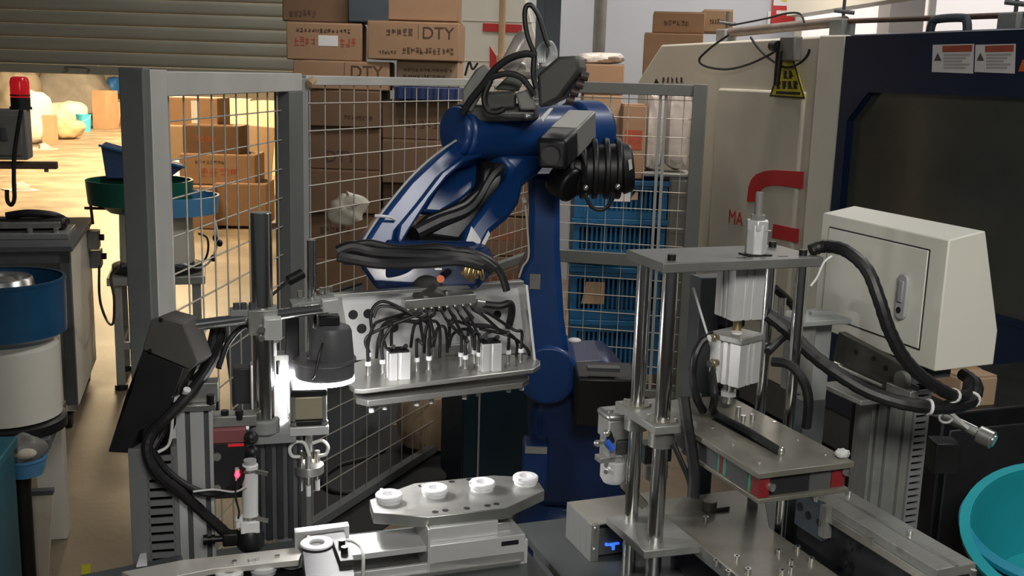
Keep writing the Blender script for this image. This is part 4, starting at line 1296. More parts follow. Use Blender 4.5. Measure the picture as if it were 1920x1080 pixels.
# wrist
wa, wb = P(690, 492, 2.74), P(905, 500, 2.86)
MB().cyl(P(720, 486, 2.78), P(890, 488, 2.88), 0.052, n=32).build('wrist_axis', M['robotd'], t, 0.008)
pw = [(662, 488), (700, 466), (900, 470), (912, 500), (900, 545), (704, 548)]
MB().prism([P(px, py, 2.76) for px, py in pw], (0.02, 0.14, 0)).build('wrist_housing', M['robotd'], t, 0.018)
MB().cyl(P(800, 520, 2.82), P(806, 572, 2.74), 0.05, n=28).build('tool_flange', M['darkgrey'], t)
for pts, rr in (([(632, 472), (660, 462), (700, 470), (760, 474), (830, 476), (890, 484), (925, 505)], 0.016), ([(634, 478), (665, 484), (720, 492), (800, 490), (860, 486), (905, 496)], 0.018), ([(640, 466), (690, 455), (750, 466), (820, 462), (860, 470)], 0.009), ([(845, 470), (880, 472), (920, 490), (940, 515), (950, 545)], 0.010)):
    MB().tube(spline([P(px, py, 2.68 + 0.02 * math.sin(px * 0.02)) for px, py in pts], 6), rr, 10).build('cable_dress', M['rubber'], t)
MB().cyl(P(826, 523, 2.74), P(826, 523, 2.71), 0.010, n=18).build('orange_button', M['orange'], t)
MB().cbox(P(822, 504, 2.72), 0.018, 0.006, 0.004).build('bright_clip', M['steel'], t)
for k, (px, py, qx, qy) in enumerate(((874, 496, 868, 512), (880, 500, 874, 520), (887, 502, 883, 527), (896, 500, 893, 520), (902, 505, 905, 523))):
    MB().cyl(P(px, py, 2.7), P(qx, qy, 2.67), 0.006, n=12).build('brass_fitting', M['brass'], t)
MB().bar(P(868, 484, 2.70), P(892, 494, 2.70), 0.004, 0.012).build('pale_label', M['paper'], t)
# elbow motors
def motor(a, b, size, body, cap, label=None):
    d = (b - a).normalized()
    o = MB().bar(a, a + (b - a) * 0.62, size, size).build('servo_motor', body, t, 0.006, label)
    MB().bar(a + (b - a) * 0.62, b, size * 1.02, size * 1.02).build('encoder_cover', cap, o, 0.012)
    MB().cyl(b, b + d * 0.012, size * 0.3, n=18).build('end_cap', M['darkgrey'], o)
    return o
mo = motor(P(1092, 232, 3.34), P(1034, 290, 3.04), 0.088, mat('motor_grey', (0.26, 0.26, 0.245), 0.4, 0.3), M['black'], 'grey servo motor with black end cover')
J = P(1120, 312, 3.3)
mo2 = MB().cyl(P(1042, 322, 3.3), P(1165, 316, 3.3), 0.078, n=36).build('forearm_motor', M['black'], t, 0.01)
for k, px in enumerate((1070, 1092, 1114, 1136, 1158)):
    MB().cyl(P(px - 5, 316, 3.3), P(px + 5, 316, 3.3), 0.094, n=30).build('cooling_fin', M['black'], mo2, 0.004)
MB().cyl(P(1164, 316, 3.3), P(1186, 314, 3.3), 0.082, 0.07, n=30).build('motor_cap', M['black'], mo2, 0.008)
MB().cyl(P(1045, 330, 3.26), P(1075, 350, 3.22), 0.055, n=24).build('gear_cover', M['black'], mo2, 0.008)
MB().prism([P(px, py, 3.205) for px, py in ((1178, 300), (1184, 298), (1186, 316), (1180, 320))], (0, 0.004, 0)).build('pale_label', M['seal'], mo2)
MB().tube(spline([P(1096, 362, 3.2), P(1108, 386, 3.2), P(1126, 394, 3.2), P(1142, 384, 3.2), P(1150, 362, 3.2)], 6), 0.006, 8).build('cable', M['rubber'], mo2)
MB().tube(spline([P(1090, 285, 3.2), P(1098, 310, 3.18), P(1092, 340, 3.2)], 6), 0.006, 8).build('cable', M['rubber'], mo2)
for px, py in ((1098, 352), (1158, 350)):
    MB().ell(P(px, py, 3.2), 0.009, 0.009, 0.009, 12, 8).build('bolt', M['steel'], mo2)
# valve and cable equipment on top of the elbow
MB().prism([P(px, py, 3.1) for px, py in ((866, 198), (1000, 194), (1004, 226), (866, 230))], (0.02, 0.2, 0)).build('mounting_base', M['darkgrey'], t, 0.008)
MB().prism([P(px, py, 3.08) for px, py in ((866, 170), (892, 130), (908, 120), (922, 132), (908, 170), (884, 210), (868, 205))], (0, 0.05, 0)).build('side_bracket', M['midgrey'], t, 0.005)
MB().prism([P(px, py, 3.12) for px, py in ((926, 168), (952, 142), (984, 150), (972, 172))], (0, 0.1, 0)).build('valve_block', mat('olive_casting', (0.12, 0.125, 0.1), 0.5), t, 0.006)
MB().prism([P(px, py, 3.08) for px, py in ((908, 172), (968, 172), (968, 204), (912, 208))], (0, 0.12, 0)).build('valve_block', M['darkgrey'], t, 0.008)
MB().prism([P(px, py, 3.05) for px, py in ((966, 176), (996, 166), (1006, 206), (975, 206))], (0, 0.1, 0)).build('grey_cover', M['midgrey'], t, 0.006)
MB().prism([P(px, py, 3.06) for px, py in ((1012, 220), (1030, 202), (1038, 203), (1018, 230))], (0, 0.05, 0)).build('bright_bracket', M['aluw'], t, 0.002)
bx = MB().prism([P(px, py, 3.06) for px, py in ((1006, 140), (1046, 106), (1082, 104), (1088, 132), (1048, 186), (1010, 204))], (0.03, 0.14, 0)).build('connector_housing', M['darkgrey'], t, 0.01)
for k in range(4):
    MB().cyl(P(1062 + k * 9, 186 - k * 15, 3.12), P(1076 + k * 9, 190 - k * 15, 3.12), 0.013, n=12).build('connector', mat('brown_connector', (0.05, 0.035, 0.035), 0.5), bx)
MB().lathe([(0, 0), (0.026, 0), (0.028, 0.02), (0.028, 0.1), (0.02, 0.12), (0, 0.125)], P(950, 134, 3.14), (0.45, 0, 0.9), n=24).build('clear_bottle', M['plastic_wrap'], t)
MB().ell(P(975, 128, 3.16), 0.05, 0.03, 0.035, 20, 12, fun=lambda d: 1 + 0.15 * math.sin(7 * d.x + 4 * d.z)).build('film_wrap', M['plastic_wrap'], t)
for k in range(4):
    o = k * 4
    MB().tube(spline([P(1010 + o, 118, 3.1), P(1008 + o, 96, 3.1), P(1018 + o, 82 - k, 3.08), P(1032 + o * 0.6, 88, 3.09), P(1030 + o, 108, 3.1), P(1016 + o, 124, 3.1)], 5), 0.005, 8).build('clear_tube', M['seal'], t)
for pts, rr in (([(866, 214), (884, 186), (905, 160), (928, 130), (955, 110), (985, 101), (1006, 104)], 0.010),
                ([(1004, 104), (990, 70), (984, 36), (986, 14), (996, 10), (1010, 30), (1022, 70), (1030, 88)], 0.007),
                ([(905, 162), (925, 144), (955, 138), (978, 146), (988, 158)], 0.009),
                ([(920, 150), (908, 180), (914, 205), (930, 210), (945, 204)], 0.009),
                ([(988, 158), (996, 168), (1002, 180)], 0.008), ([(1002, 102), (1000, 140), (1006, 166)], 0.008),
                ([(872, 142), (880, 116), (886, 130), (896, 118)], 0.003)):
    MB().tube(spline([P(px, py, 3.03) for px, py in pts], 6), rr, 9).build('cable', M['rubber'], t)
MB().tube(spline([P(930, 211, 3.06), P(965, 212, 3.05), P(1000, 213, 3.06)], 4), 0.004, 8).build('thin_rod', M['steel'], t)
MB().ell(P(988, 218, 3.06), 0.012, 0.012, 0.008, 12, 8).build('bolt', M['steel'], t)

# ================================================================== END EFFECTOR
ge = W(838, 712, 2.52)
FE_ = Frame(ge, 21)
t = thing('gripper_head', 'silver gripper head with black air tubes hanging under the robot wrist', 'gripper', FE_)
Z = lambda px, py, z=0.0: FE_.z(px, py, z)
pl = [(652, 708), (655, 722), (664, 729), (680, 730), (1000, 692), (1013, 684), (1013, 676), (1006, 672), (986, 664), (690, 672), (664, 680)]
MB().prism([Z(px, py) for px, py in pl], (0, 0, -0.012)).build('base_plate', M['alu'], t, 0.002)
zl = -0.034
pl2 = [(662, 728), (668, 742), (690, 747), (980, 713), (992, 706), (992, 700), (970, 694), (690, 704)]
MB().prism([Z(px, py + 4, zl) for px, py in pl2], (0, 0, -0.016)).build('lower_plate', M['alu'], t, 0.002)
for px, py in ((676, 735), (760, 728), (862, 716), (985, 700)):
    q = Z(px, py, zl)
    MB().cyl(q, q + Vector((0, 0, 0.024)), 0.005, n=12).build('spacer', M['steel'], t)
for px, py in ((697, 757), (722, 752), (782, 745), (809, 741), (872, 733), (898, 728), (955, 721), (979, 717)):
    q = Z(px, py - 3, zl - 0.016) + Vector((0, 0.003, 0))
    pn = MB().cyl(q + Vector((0, 0, 0.002)), q - Vector((0, 0, 0.012)), 0.0085, n=14).build('locating_pin', M['steel'], t)
    MB().cyl(q - Vector((0, 0, 0.008)), q - Vector((0, 0, 0.026)), 0.0066, n=14).build('tip', M['white'], pn)
# housing sheets
vb = Z(690, 672).y - 0.004
V = lambda px, py, v=vb: FE_.v(px, py, v)
MB().prism([V(640, 557), V(974, 531), V(986, 662), V(660, 676)], (0, 0.005, 0)).build('back_panel', M['aluw'], t, 0.001)
top_f = 0.05
ptl, ptr = V(606, 560), V(972, 531)
MB().prism([V(606, 560), V(640, 557), V(662, 676), V(648, 676)], (0, 0.02, 0)).build('side_flange', M['alud'], t, 0.001)
# top lip towards the viewer
MB().bar(V(612, 553) + Vector((0, -0.012, 0)), V(976, 527) + Vector((0, -0.012, 0)), 0.028, 0.010).build('top_lip', M['alu'], t, 0.001)
# right side sheet
a, b, c_, d_ = V(970, 531), V(986, 664), Z(1004, 676), V(978, 531) + Vector((0.0, -0.03, 0))
MB().prism([a, b, Vector((c_.x - 0.005, c_.y, 0)), d_], (0.007, 0, 0)).build('side_sheet', M['aluw'], t, 0.001)
for px, py, r_ in ((662, 590, 0.0125), (690, 588, 0.0125), (678, 616, 0.013), (738, 614, 0.013), (932, 590, 0.012)):
    q = V(px, py)
    MB().cyl(q + Vector((0, -0.0015, 0)), q + Vector((0, 0.006, 0)), r_, n=24).build('cable_hole', M['black'], t)
for px, py in ((793, 549), (815, 548)):
    q = V(px, py)
    MB().hexa(q + Vector((0, -0.03, 0)), q, 0.009).build('bolt', M['steel'], t)
# manifold bar
q0, q1 = V(752, 566), V(884, 554)
mf = MB().bar(q0 + Vector((0, -0.022, 0)), q1 + Vector((0, -0.022, 0)), 0.038, 0.026).build('manifold', M['alu'], t, 0.002)
ports = []
for k in range(9):
    q = V(758 + k * 14.5, 575 - k * 1.3) + Vector((0, -0.036, 0))
    MB().cyl(q + Vector((0, 0.01, 0)), q + Vector((0, -0.012, -0.004)), 0.0055, n=12).build('port', M['steel'], mf)
    ports.append(q + Vector((0, -0.012, -0.004)))
# stop block
MB().bar(Z(808, 668) + Vector((0, 0, 0.012)), Z(868, 661) + Vector((0, 0, 0.012)), 0.02, 0.03).build('stop_block', M['alu'], t, 0.002)
# compact cylinders
def compact(px, py, wd, dp, h):
    q = Z(px, py)
    o = MB()
    s = wd / 2
    g = 0.004
    prof = [(-s, -dp / 2), (-0.006, -dp / 2), (-0.006, -dp / 2 + g), (0.002, -dp / 2 + g), (0.002, -dp / 2), (s, -dp / 2), (s, -0.006), (s - g, -0.006), (s - g, 0.004), (s, 0.004), (s, dp / 2), (-s, dp / 2), (-s, 0.004), (-s + g, 0.004), (-s + g, -0.006), (-s, -0.006)]
    b = MB().prism([(q.x + x, q.y + dp / 2 + y, 0) for x, y in prof], (0, 0, h)).build('compact_cylinder', M['aluw'], t, 0.001)
    MB().box(q.x - s * 0.9, q.x + s * 0.9, q.y + 0.004, q.y + dp - 0.004, h, h + 0.005).build('end_cover', M['black'], b)
    for sx in (-0.5, 0.5):
        MB().cyl((q.x + s * sx, q.y + dp / 2, h + 0.004), (q.x + s * sx * 1.2, q.y + dp / 2 - 0.02, h + 0.016), 0.006, n=10).build('elbow_fitting', M['black'], b)
    return q
compact(750, 713, 0.052, 0.05, 0.068)
compact(922, 697, 0.052, 0.05, 0.072)
# push-in fittings and their tubes
fits = [(690, 712), (717, 708), (781, 704), (804, 701), (864, 694), (872, 699), (889, 689), (897, 693), (952, 689), (976, 686), (842, 663), (877, 661), (692, 694)]
tops = []
for px, py in fits:
    q = Z(px, py)
    f = MB().hexa(q, q + Vector((0, 0, 0.012)), 0.0085).build('air_fitting', M['steel'], t)
    MB().cyl(q + Vector((0, 0, 0.012)), q + Vector((0, 0, 0.036)), 0.005, n=12).build('stem', M['steel'], f)
    MB().cyl(q + Vector((0, 0, 0.036)), q + Vector((0, 0, 0.046)), 0.0075, n=12).build('collar', M['white'], f)
    tops.append(q + Vector((0, 0, 0.046)))
rnd = random.Random(4)
pairs = [(0, 0), (1, 1), (2, 2), (3, 3), (4, 4), (5, 5), (6, 6), (7, 7), (8, 8), (9, 8), (10, 5), (11, 7), (12, 1)]
for fi, po in pairs:
    a, b = tops[fi], ports[po]
    left = fi in (0, 1, 12)
    mid = (a + b) / 2
    hgt = max(a.z, b.z)
    p1 = a + Vector((0, 0, 0.045))
    if left:
        p2 = a + Vector((0.012 + 0.01 * fi % 3, -0.004, 0.085 + 0.01 * rnd.random()))
        p3 = V(700 + rnd.random() * 40, 588 + rnd.random() * 14) + Vector((0, -0.05, 0))
        p4 = V(745, 580) + Vector((0, -0.055 - rnd.random() * 0.01, 0))
        path = [a, p1, p2, p3, p4, b + Vector((-0.01, -0.02, 0)), b]
    else:
        s = 1 if b.x < a.x else -1
        p2 = Vector((a.x + (b.x - a.x) * 0.25, a.y - 0.006, hgt - 0.035 - rnd.random() * 0.02))
        p3 = Vector((a.x + (b.x - a.x) * 0.65, b.y - 0.03 - rnd.random() * 0.015, b.z - 0.012 - rnd.random() * 0.014))
        path = [a, p1, p2, p3, b + Vector((0, -0.02, -0.006)), b]
    MB().tube(spline(path, 7), 0.0042, 8).build('air_tube', M['rubber'], t)
# extra loops of tube
for pts in ([(686, 612), (684, 575), (705, 556), (740, 568), (764, 582)], [(690, 586), (700, 566), (728, 566), (760, 580), (800, 592)], [(700, 640), (706, 600), (730, 588), (770, 592), (800, 580)], [(758, 640), (762, 602), (775, 590), (790, 600), (792, 640)], [(782, 650), (786, 600), (800, 590), (812, 610), (812, 660)],
            [(828, 640), (832, 616), (850, 606), (868, 612), (872, 640)], [(884, 606), (915, 612), (945, 622), (968, 640), (974, 656)], [(870, 600), (905, 602), (940, 616), (955, 636), (952, 656)], [(830, 586), (860, 596), (900, 600), (930, 612), (960, 632)], [(720, 636), (724, 606), (742, 592), (775, 596)], [(800, 640), (806, 606), (816, 600), (824, 620), (826, 650)], [(888, 625), (905, 612), (925, 612)],
            [(715, 650), (705, 610), (722, 590), (765, 590), (795, 584)], [(695, 660), (700, 622), (718, 596), (760, 584)]):
    MB().tube(spline([V(px, py) + Vector((0, -0.06 - 0.02 * rnd.random(), 0)) for px, py in pts], 7), 0.0042, 8).build('air_tube', M['rubber'], t)
MB().tube(spline([V(898, 566) + Vector((0, -0.03, 0)), V(925, 566) + Vector((0, -0.05, 0)), V(944, 562) + Vector((0, -0.05, 0)), V(950, 580) + Vector((0, -0.04, 0)), V(946, 610) + Vector((0, -0.03, 0))], 6), 0.010, 10).build('supply_hose', M['rubber'], t)
MB().cyl(V(886, 562) + Vector((0, -0.035, 0)), V(900, 564) + Vector((0, -0.035, 0)), 0.009, n=12).build('hose_coupling', M['steel'], t)
# bracket up to the robot flange
q = V(806, 548)
MB().bar(q + Vector((0, 0.02, 0.0)), FE_.L(W(806, 560, 2.78)) + Vector((0, 0, 0.02)), 0.12, 0.012).build('mount_plate', M['alud'], t, 0.002)
# ================================================================== WORK TABLE
TZ = 0.85
go = Wz(960, 1010, TZ)
FT_ = Frame((go.x, go.y, 0), 20)
t = thing('work_table', 'dark steel work table under the assembly stations', 'table', FT_)
bl = FT_.L(Wz(640, 984, TZ))
br = FT_.L(Wz(1085, 968, TZ))
by = (bl.y + br.y) / 2
xl = FT_.L(Wz(300, 1060, TZ)).x
TXR = FT_.L(Wz(996, 1040, TZ)).x
poly = [(xl, -0.75), (TXR, -0.75), (TXR, by - 0.0), (xl, by)]
MB().prism([(x, y, TZ - 0.02) for x, y in poly], (0, 0, 0.02)).build('top', M['tabletop'], t, 0.002)
MB().box(xl + 0.03, TXR - 0.04, -0.7, by - 0.03, TZ - 0.09, TZ - 0.02).build('frame', M['alud'], t, 0.003)
for x in (xl + 0.05, TXR - 0.08):
    for y in (-0.66, by - 0.07):
        MB().box(x - 0.03, x + 0.03, y - 0.03, y + 0.03, 0, TZ - 0.09).build('leg', M['alud'], t, 0.003)

# ---- linear slide carrying the octagonal plate
gs = Wz(850, 1075, TZ)
FSl = Frame(gs, 20)
t = thing('linear_slide', 'silver linear slide unit under the octagonal ring plate', 'slide', FSl)
x0 = FSl.z(640, 1100, 0).x
v0 = 0.0
V = lambda px, py, v=0.0: FSl.v(px, py, v)
xr = V(984, 1040).x
xl_ = V(640, 1040).x - 0.05
zt = V(900, 1012).z           # top of the front wall
zt = V(830, 1022).z
MB().box(xl_, xr, 0, 0.008, 0, V(760, 1062).z).build('side_wall', M['aluw'], t, 0.001)
MB().box(V(806, 1000).x, xr, 0.0, 0.11, 0.004, V(900, 1012).z).build('drive_housing', M['aluw'], t, 0.0015)
MB().box(xl_, xr, 0.008, 0.11, 0, 0.012).build('slide_base', M['alu'], t, 0.001)
MB().box(xl_, xr, 0.102, 0.11, 0, V(760, 1040).z).build('side_wall', M['aluw'], t, 0.001)
zc = V(750, 1035).z
MB().box(xl_, V(806, 1000).x, 0.012, 0.10, zc - 0.012, zc).build('cover_strip', M['aluw'], t, 0.001)
MB().box(V(806, 1000).x - 0.004, V(806, 1000).x, -0.002, 0.108, 0.004, V(806, 992).z).build('end_plate', M['aluw'], t, 0.001)
MB().box(V(940, 1020).x, V(972, 1020).x, -0.001, 0.003, V(955, 1022).z, V(955, 1014).z).build('slot', M['black'], t)
MB().box(V(700, 1060).x, xr - 0.01, -0.006, 0.0, 0.006, 0.011).build('edge_trim', M['alu'], t)
MB().box(xr, xr + 0.006, 0.0, 0.11, 0.0, V(984, 1012).z).build('end_plate', M['aluw'], t, 0.001)
# carriage block
zp0 = V(860, 985, 0.02).z
MB().box(V(808, 1000).x, V(938, 990).x, 0.012, 0.10, V(900, 1012).z, zp0 + 0.004).build('carriage', M['aluw'], t, 0.0015)
MB().box(V(938, 985).x, V(968, 985).x, 0.03, 0.09, V(900, 1012).z, zp0 - 0.01).build('carriage', M['alu'], t, 0.0015)
# ---- octagonal plate with four white rings
zpt = 0.965
pc = Wz(857, 932, zpt)
FO = Frame((pc.x, pc.y, zpt - 0.019), 20)
t = thing('ring_plate', 'silver octagonal plate carrying four white rings on the slide', 'plate', FO)
oct_ = [(693, 937), (700, 961), (803, 969), (948, 953), (1021, 919), (1011, 904), (963, 893), (925, 891), (777, 906), (752, 915)]
MB().prism([FO.z(px, py, 0.019) for px, py in oct_], (0, 0, -0.023)).build('plate', M['alu'], t, 0.0015)
for px, py in ((816, 960), (835, 957), (875, 953), (914, 948), (931, 945), (847, 903), (790, 911), (880, 899)):
    q = FO.z(px, py, 0.019)
    MB().lathe([(0.0052, 0.0004), (0.0066, 0.0004), (0.0066, -0.001), (0.0052, -0.001)], q, n=16).cyl(q + Vector((0, 0, -0.002)), q + Vector((0, 0, 0.0003)), 0.005, n=16).build('screw_hole', M['black'], t)
def white_ring(F, z0, lab, group, r=0.0265, h=0.017, ri=0.010):
    t = thing('white_ring', lab, 'ring', F, group)
    MB().lathe([(ri, 0.004), (ri, h * 0.55), (max(ri, r * 0.5), h), (r - 0.002, h), (r, h - 0.002), (r, h * 0.45), (r * 0.9, h * 0.42), (r * 0.88, 0.0), (ri, 0.0), (ri, 0.004)], n=40).build('body', M['white'], t)
    if h > 0.01:
        MB().cyl((0, 0, 0.0), (0, 0, 0.008), ri, n=24).build('core', M['white'], t)
    MB().cbox((-r * 0.35, r * 0.9, h), 0.006, 0.006, 0.003).build('tab', M['white'], t, 0.001)
    return t
names = ['leftmost', 'second from the left', 'third from the left', 'rightmost']
for k, (px, py) in enumerate(((729, 940), (815, 928), (904, 917), (985, 906))):
    q = Wz(px, py, zpt)
    white_ring(Frame((q.x, q.y, zpt), 20 + 35 * k), 0, 'white plastic ring on the octagonal plate, %s of the four' % names[k], 'white rings on the octagonal plate')

# ---- fixture block left of the slide
gb = Wz(612, 1085, TZ)
FX = Frame((gb.x, gb.y, TZ), 18)
t = thing('fixture_block', 'grey fixture block with a sensor bracket left of the slide', 'fixture', FX)
zf = 0.075
Zf = lambda px, py: FX.z(px, py, zf)
top = [(573, 1000), (643, 985), (660, 1040), (668, 1092), (575, 1105), (566, 1030)]
MB().prism([Zf(px, py) for px, py in top], (0, 0, -zf)).build('body', mat('fixture_grey', (0.045, 0.045, 0.047), 0.5, 0.1), t, 0.0015)
back = [(551, 990), (652, 978), (655, 986), (553, 999)]
MB().prism([FX.z(px, py, zf + 0.008) for px, py in back], (0, 0, -zf - 0.006)).build('back_plate', M['aluw'], t, 0.001)
s0 = Zf(643, 1040)
sb = MB().box(s0.x - 0.013, s0.x + 0.013, s0.y - 0.05, s0.y + 0.04, zf, zf + 0.012).build('sensor_bracket', M['darkgrey'], t, 0.001)
for dy in (-0.018, 0.012):
    MB().cyl((s0.x, s0.y + dy, zf + 0.012), (s0.x, s0.y + dy, zf + 0.024), 0.0065, n=16).build('screw_head', M['black'], sb)
L = lambda px, py: FX.z(px, py, zf + 0.012)
MB().tube(spline([L(650, 1013), L(664, 1016), L(676, 1026), L(681, 1045), FX.z(680, 1085, zf - 0.03)], 6), 0.0035, 8).build('white_cable', M['tubew'], t)
q = Wz(594, 1022, TZ + zf)
white_ring(Frame((q.x, q.y, TZ + zf), 20), 0, 'wide flat white ring on the grey fixture block', None, 0.031, 0.006, 0.0135)
# ---- part conveyor in front
gcv = Wz(420, 1085, TZ)
FCv = Frame((gcv.x, gcv.y, TZ), 20)
t = thing('part_conveyor', 'bright metal conveyor rail at the bottom left edge', 'conveyor', FCv)
zv = 0.05
Zc = lambda px, py, z=zv: FCv.z(px, py, z)
MB().prism([Zc(*p) for p in ((228, 1072), (340, 1050), (556, 1026), (566, 1036), (560, 1050), (400, 1066), (270, 1092))], (0, 0, -0.012)).build('top_rail', mat('bright_conveyor_steel', (0.72, 0.70, 0.64), 0.35, 0.3), t, 0.001)
MB().prism([Zc(*p, 0.02) for p in ((225, 1082), (560, 1046), (590, 1110), (250, 1180))], (0, 0, -0.019)).build('belt', M['black'], t)
MB().prism([Zc(*p, 0.03) for p in ((150, 1078), (200, 1068), (340, 1040), (345, 1052), (240, 1075), (160, 1095))], (0, 0, -0.028)).build('side_plate', M['grey_dark'], t, 0.001)
MB().prism([Zc(*p, 0.035) for p in ((255, 1061), (262, 1038), (275, 1036), (276, 1058))], (0, 0, -0.004)).build('white_guide', M['white'], t, 0.001)
for px, py in ((440, 1055), (470, 1051), (482, 1050), (520, 1045)):
    q = Zc(px, py)
    MB().cyl(q, q + Vector((0, 0, 0.004)), 0.005, n=12).build('screw_head', M['steel'], t)
for k, (px, py) in enumerate(((548, 1058), (494, 1074), (430, 1086))):
    q = Wz(px, py, TZ + 0.022)
    white_ring(Frame((q.x, q.y, TZ + 0.022), 20), 0, 'white ring on the conveyor, %s from the fixture block' % ['first', 'second', 'third'][k], 'white rings on the conveyor', 0.026, 0.018, 0.012)
q = Zc(160, 1066, 0.05)
F = Frame(Wz(160, 1074, TZ + 0.0), 18)
solo('yellow_tag', MB().prism([(-0.008, 0, -0.03), (0.008, 0, -0.03), (0.010, 0.004, 0.012), (-0.006, 0.004, 0.012)], (0, 0.008, 0)), M['yellow'], F, 'small bright yellow tag at the bottom left edge', 'tag')

# ================================================================== LEFT GANTRY
# slotted wiring duct
gd = Wz(306, 1066, TZ)
FD = Frame((gd.x, gd.y, TZ), 14)
t = thing('wiring_duct', 'grey slotted wiring duct standing at the left end of the table', 'duct', FD)
hd = zat(840, gd.x, gd.y) - TZ
wd = 0.066
M['duct'] = mat('grey_duct_plastic', (0.20, 0.205, 0.21), 0.5, 0, 0.06)
mb = MB().box(-wd / 2 - 0.022, -wd / 2 + 0.004, 0, 0.05, 0, hd)
mb.box(-wd / 2 + 0.004, -wd / 2 + 0.014, 0, 0.004, 0, hd).box(wd / 2 - 0.012, wd / 2, 0, 0.05, 0, hd).box(-wd / 2, wd / 2, 0.046, 0.05, 0, hd)
mb.build('channel', M['duct'], t, 0.001)
MB().box(-wd / 2 + 0.01, wd / 2 - 0.01, 0.012, 0.044, 0, hd).build('inner_dark_box', M['black'], t)  # black box added inside so the slots read dark
pitch = 0.0178
zz = 0.004
tooth = MB().box(-wd / 2 + 0.010, wd / 2 - 0.008, 0, 0.004, 0, pitch * 0.62).mesh('tooth')
tooth.materials.append(M['duct'])
while zz < hd - 0.02:
    o = link('tooth', tooth, t)
    o.location = (0, 0, zz)
    zz += pitch
# aluminium profile column
def profile(F, w_, d_, h, slots, name, label, mt='aluw', cat='column'):
    t = thing(name, label, cat, F)
    s = 0.0045
    pts = [(-w_ / 2, 0)]
    for c in slots:
        pts += [(c - s, 0), (c - s, 0.008), (c + s, 0.008), (c + s, 0)]
    pts += [(w_ / 2, 0), (w_ / 2, d_), (-w_ / 2, d_)]
    MB().prism([(x, y, 0) for x, y in pts], (0, 0, h)).build('profile', M[mt], t, 0.001)
    for c in slots:
        MB().box(c - s, c + s, 0.0065, 0.0085, 0.0, h - 0.001).build('slot_strip', M['grey_dark'], t)
    return t
gp_ = Wz(372, 1058, TZ)
FPc = Frame((gp_.x, gp_.y, TZ), 14)
hp_ = zat(770, gp_.x, gp_.y) - TZ
t = profile(FPc, 0.066, 0.06, hp_, (-0.012, 0.022), 'profile_column', 'pale aluminium profile column beside the wiring duct')
MB().box(-0.042, 0.04, -0.006, 0.066, hp_, hp_ + 0.012).build('cap_plate', M['alu'], t, 0.001)
MB().box(-0.01, 0.045, 0.01, 0.05, hp_ + 0.012, hp_ + 0.05).build('top_block', M['alud'], t, 0.0015)
for (x, y) in ((-0.03, 0.0), (0.0, 0.05), (0.032, 0.0)):
    MB().cyl((x, y, hp_ + 0.012), (x, y, hp_ + 0.03), 0.008, n=14).build('bolt', M['white'] if y == 0.0 and x < 0 else M['black'], t)
MB().cyl((-0.02, 0.01, hp_ + 0.012), (-0.01, -0.01, hp_ + 0.045), 0.007, n=12).build('clamp_lever', M['white'], t)
# black profile column behind
gk = Wz(524, 1012, TZ)
FK = Frame((gk.x, gk.y, TZ), 16)
hk = zat(826, gk.x, gk.y) - TZ
t = profile(FK, 0.09, 0.05, hk, (-0.03, -0.008, 0.014, 0.034), 'slide_column', 'black ribbed column behind the bright sensor tube', 'blackm')
zk = hk
MB().box(-0.13, 0.035, -0.02, 0.055, zk, zk + 0.022).build('top_plate', M['grey_paint'], t, 0.002)
FKz = TZ + hk + 0.022
# black camera/sensor body with red block, next to the profile column
gq = W(430, 935, 1.98)
FQ = Frame(gq, 14)
t = thing('sensor_head', 'black sensor body under a dark red block on the profile column', 'sensor', FQ)
hq = zat(830, gq.x, gq.y) - gq.z
MB().box(-0.034, 0.036, 0, 0.04, 0, hq).build('body', M['blackm'], t, 0.003)
MB().box(-0.036, 0.034, -0.004, 0.045, hq, hq + 0.028).build('red_block', mat('dull_red_block', (0.26, 0.085, 0.09), 0.55), t, 0.002)
MB().box(0.0, 0.03, -0.002, 0.0, hq - 0.008, hq - 0.003).build('red_light_bar', mat('dim_red_glow', (0.5, 0.02, 0.02), 0.4, emit=(1, 0.03, 0.05), es=0.25), t)
for py in (856, 916):
    q = FQ.v(407, py, 0)
    MB().cyl((q.x, -0.004, q.z), (q.x, 0, q.z), 0.008, n=18).build('screw', M['alud'], t)
MB().box(-0.045, -0.034, 0.01, 0.05, -0.05, hq).build('mount', M['alud'], t)
for zz, dx in ((hq + 0.012, 0.044), (hq - 0.018, 0.046)):
    MB().ell((dx, -0.012, zz), 0.014, 0.014, 0.014, 16, 10).build('clamp_knob', M['black'], t)
for (px, py) in ((404, 768), (422, 786), (449, 786)):
    q = FQ.Y(px, py, 2.0)
    MB().cyl(q, q + Vector((0, 0, 0.018)), 0.008, n=14).build('cap_screw', M['black'], t)
MB().box(-0.04, 0.055, 0.01, 0.05, hq + 0.028, hq + 0.05).build('bridge_plate', M['alud'], t, 0.002)
# sensor tube
M['brightalu'] = mat('bright_anodised', (0.88, 0.88, 0.89), 0.3, 0.1, 0.02, 9)
ga = W(470, 1028, 1.93)
FA_ = Frame((ga.x, ga.y, ga.z), 14)
t = thing('air_cylinder', 'bright silver air cylinder with red indicator standing on the conveyor', 'cylinder', FA_)
h = lambda py: zat(py, ga.x, ga.y) - ga.z
MB().cyl((0, 0, h(985)), (0.002, 0, h(870)), 0.0152, n=30).build('barrel', M['brightalu'], t, 0.002)
MB().cyl((0.002, 0, h(872)), (0.002, 0, h(862)), 0.012, n=24).build('end_cap', M['aluw'], t)
MB().lathe([(0, h(1030)), (0.018, h(1030)), (0.026, h(1022)), (0.026, h(1002)), (0.02, h(992)), (0, h(992))], n=12).build('base_nut', M['black'], t)
MB().box(-0.018, 0.018, -0.018, 0.018, h(994), h(972)).build('end_block', M['brightalu'], t, 0.002)
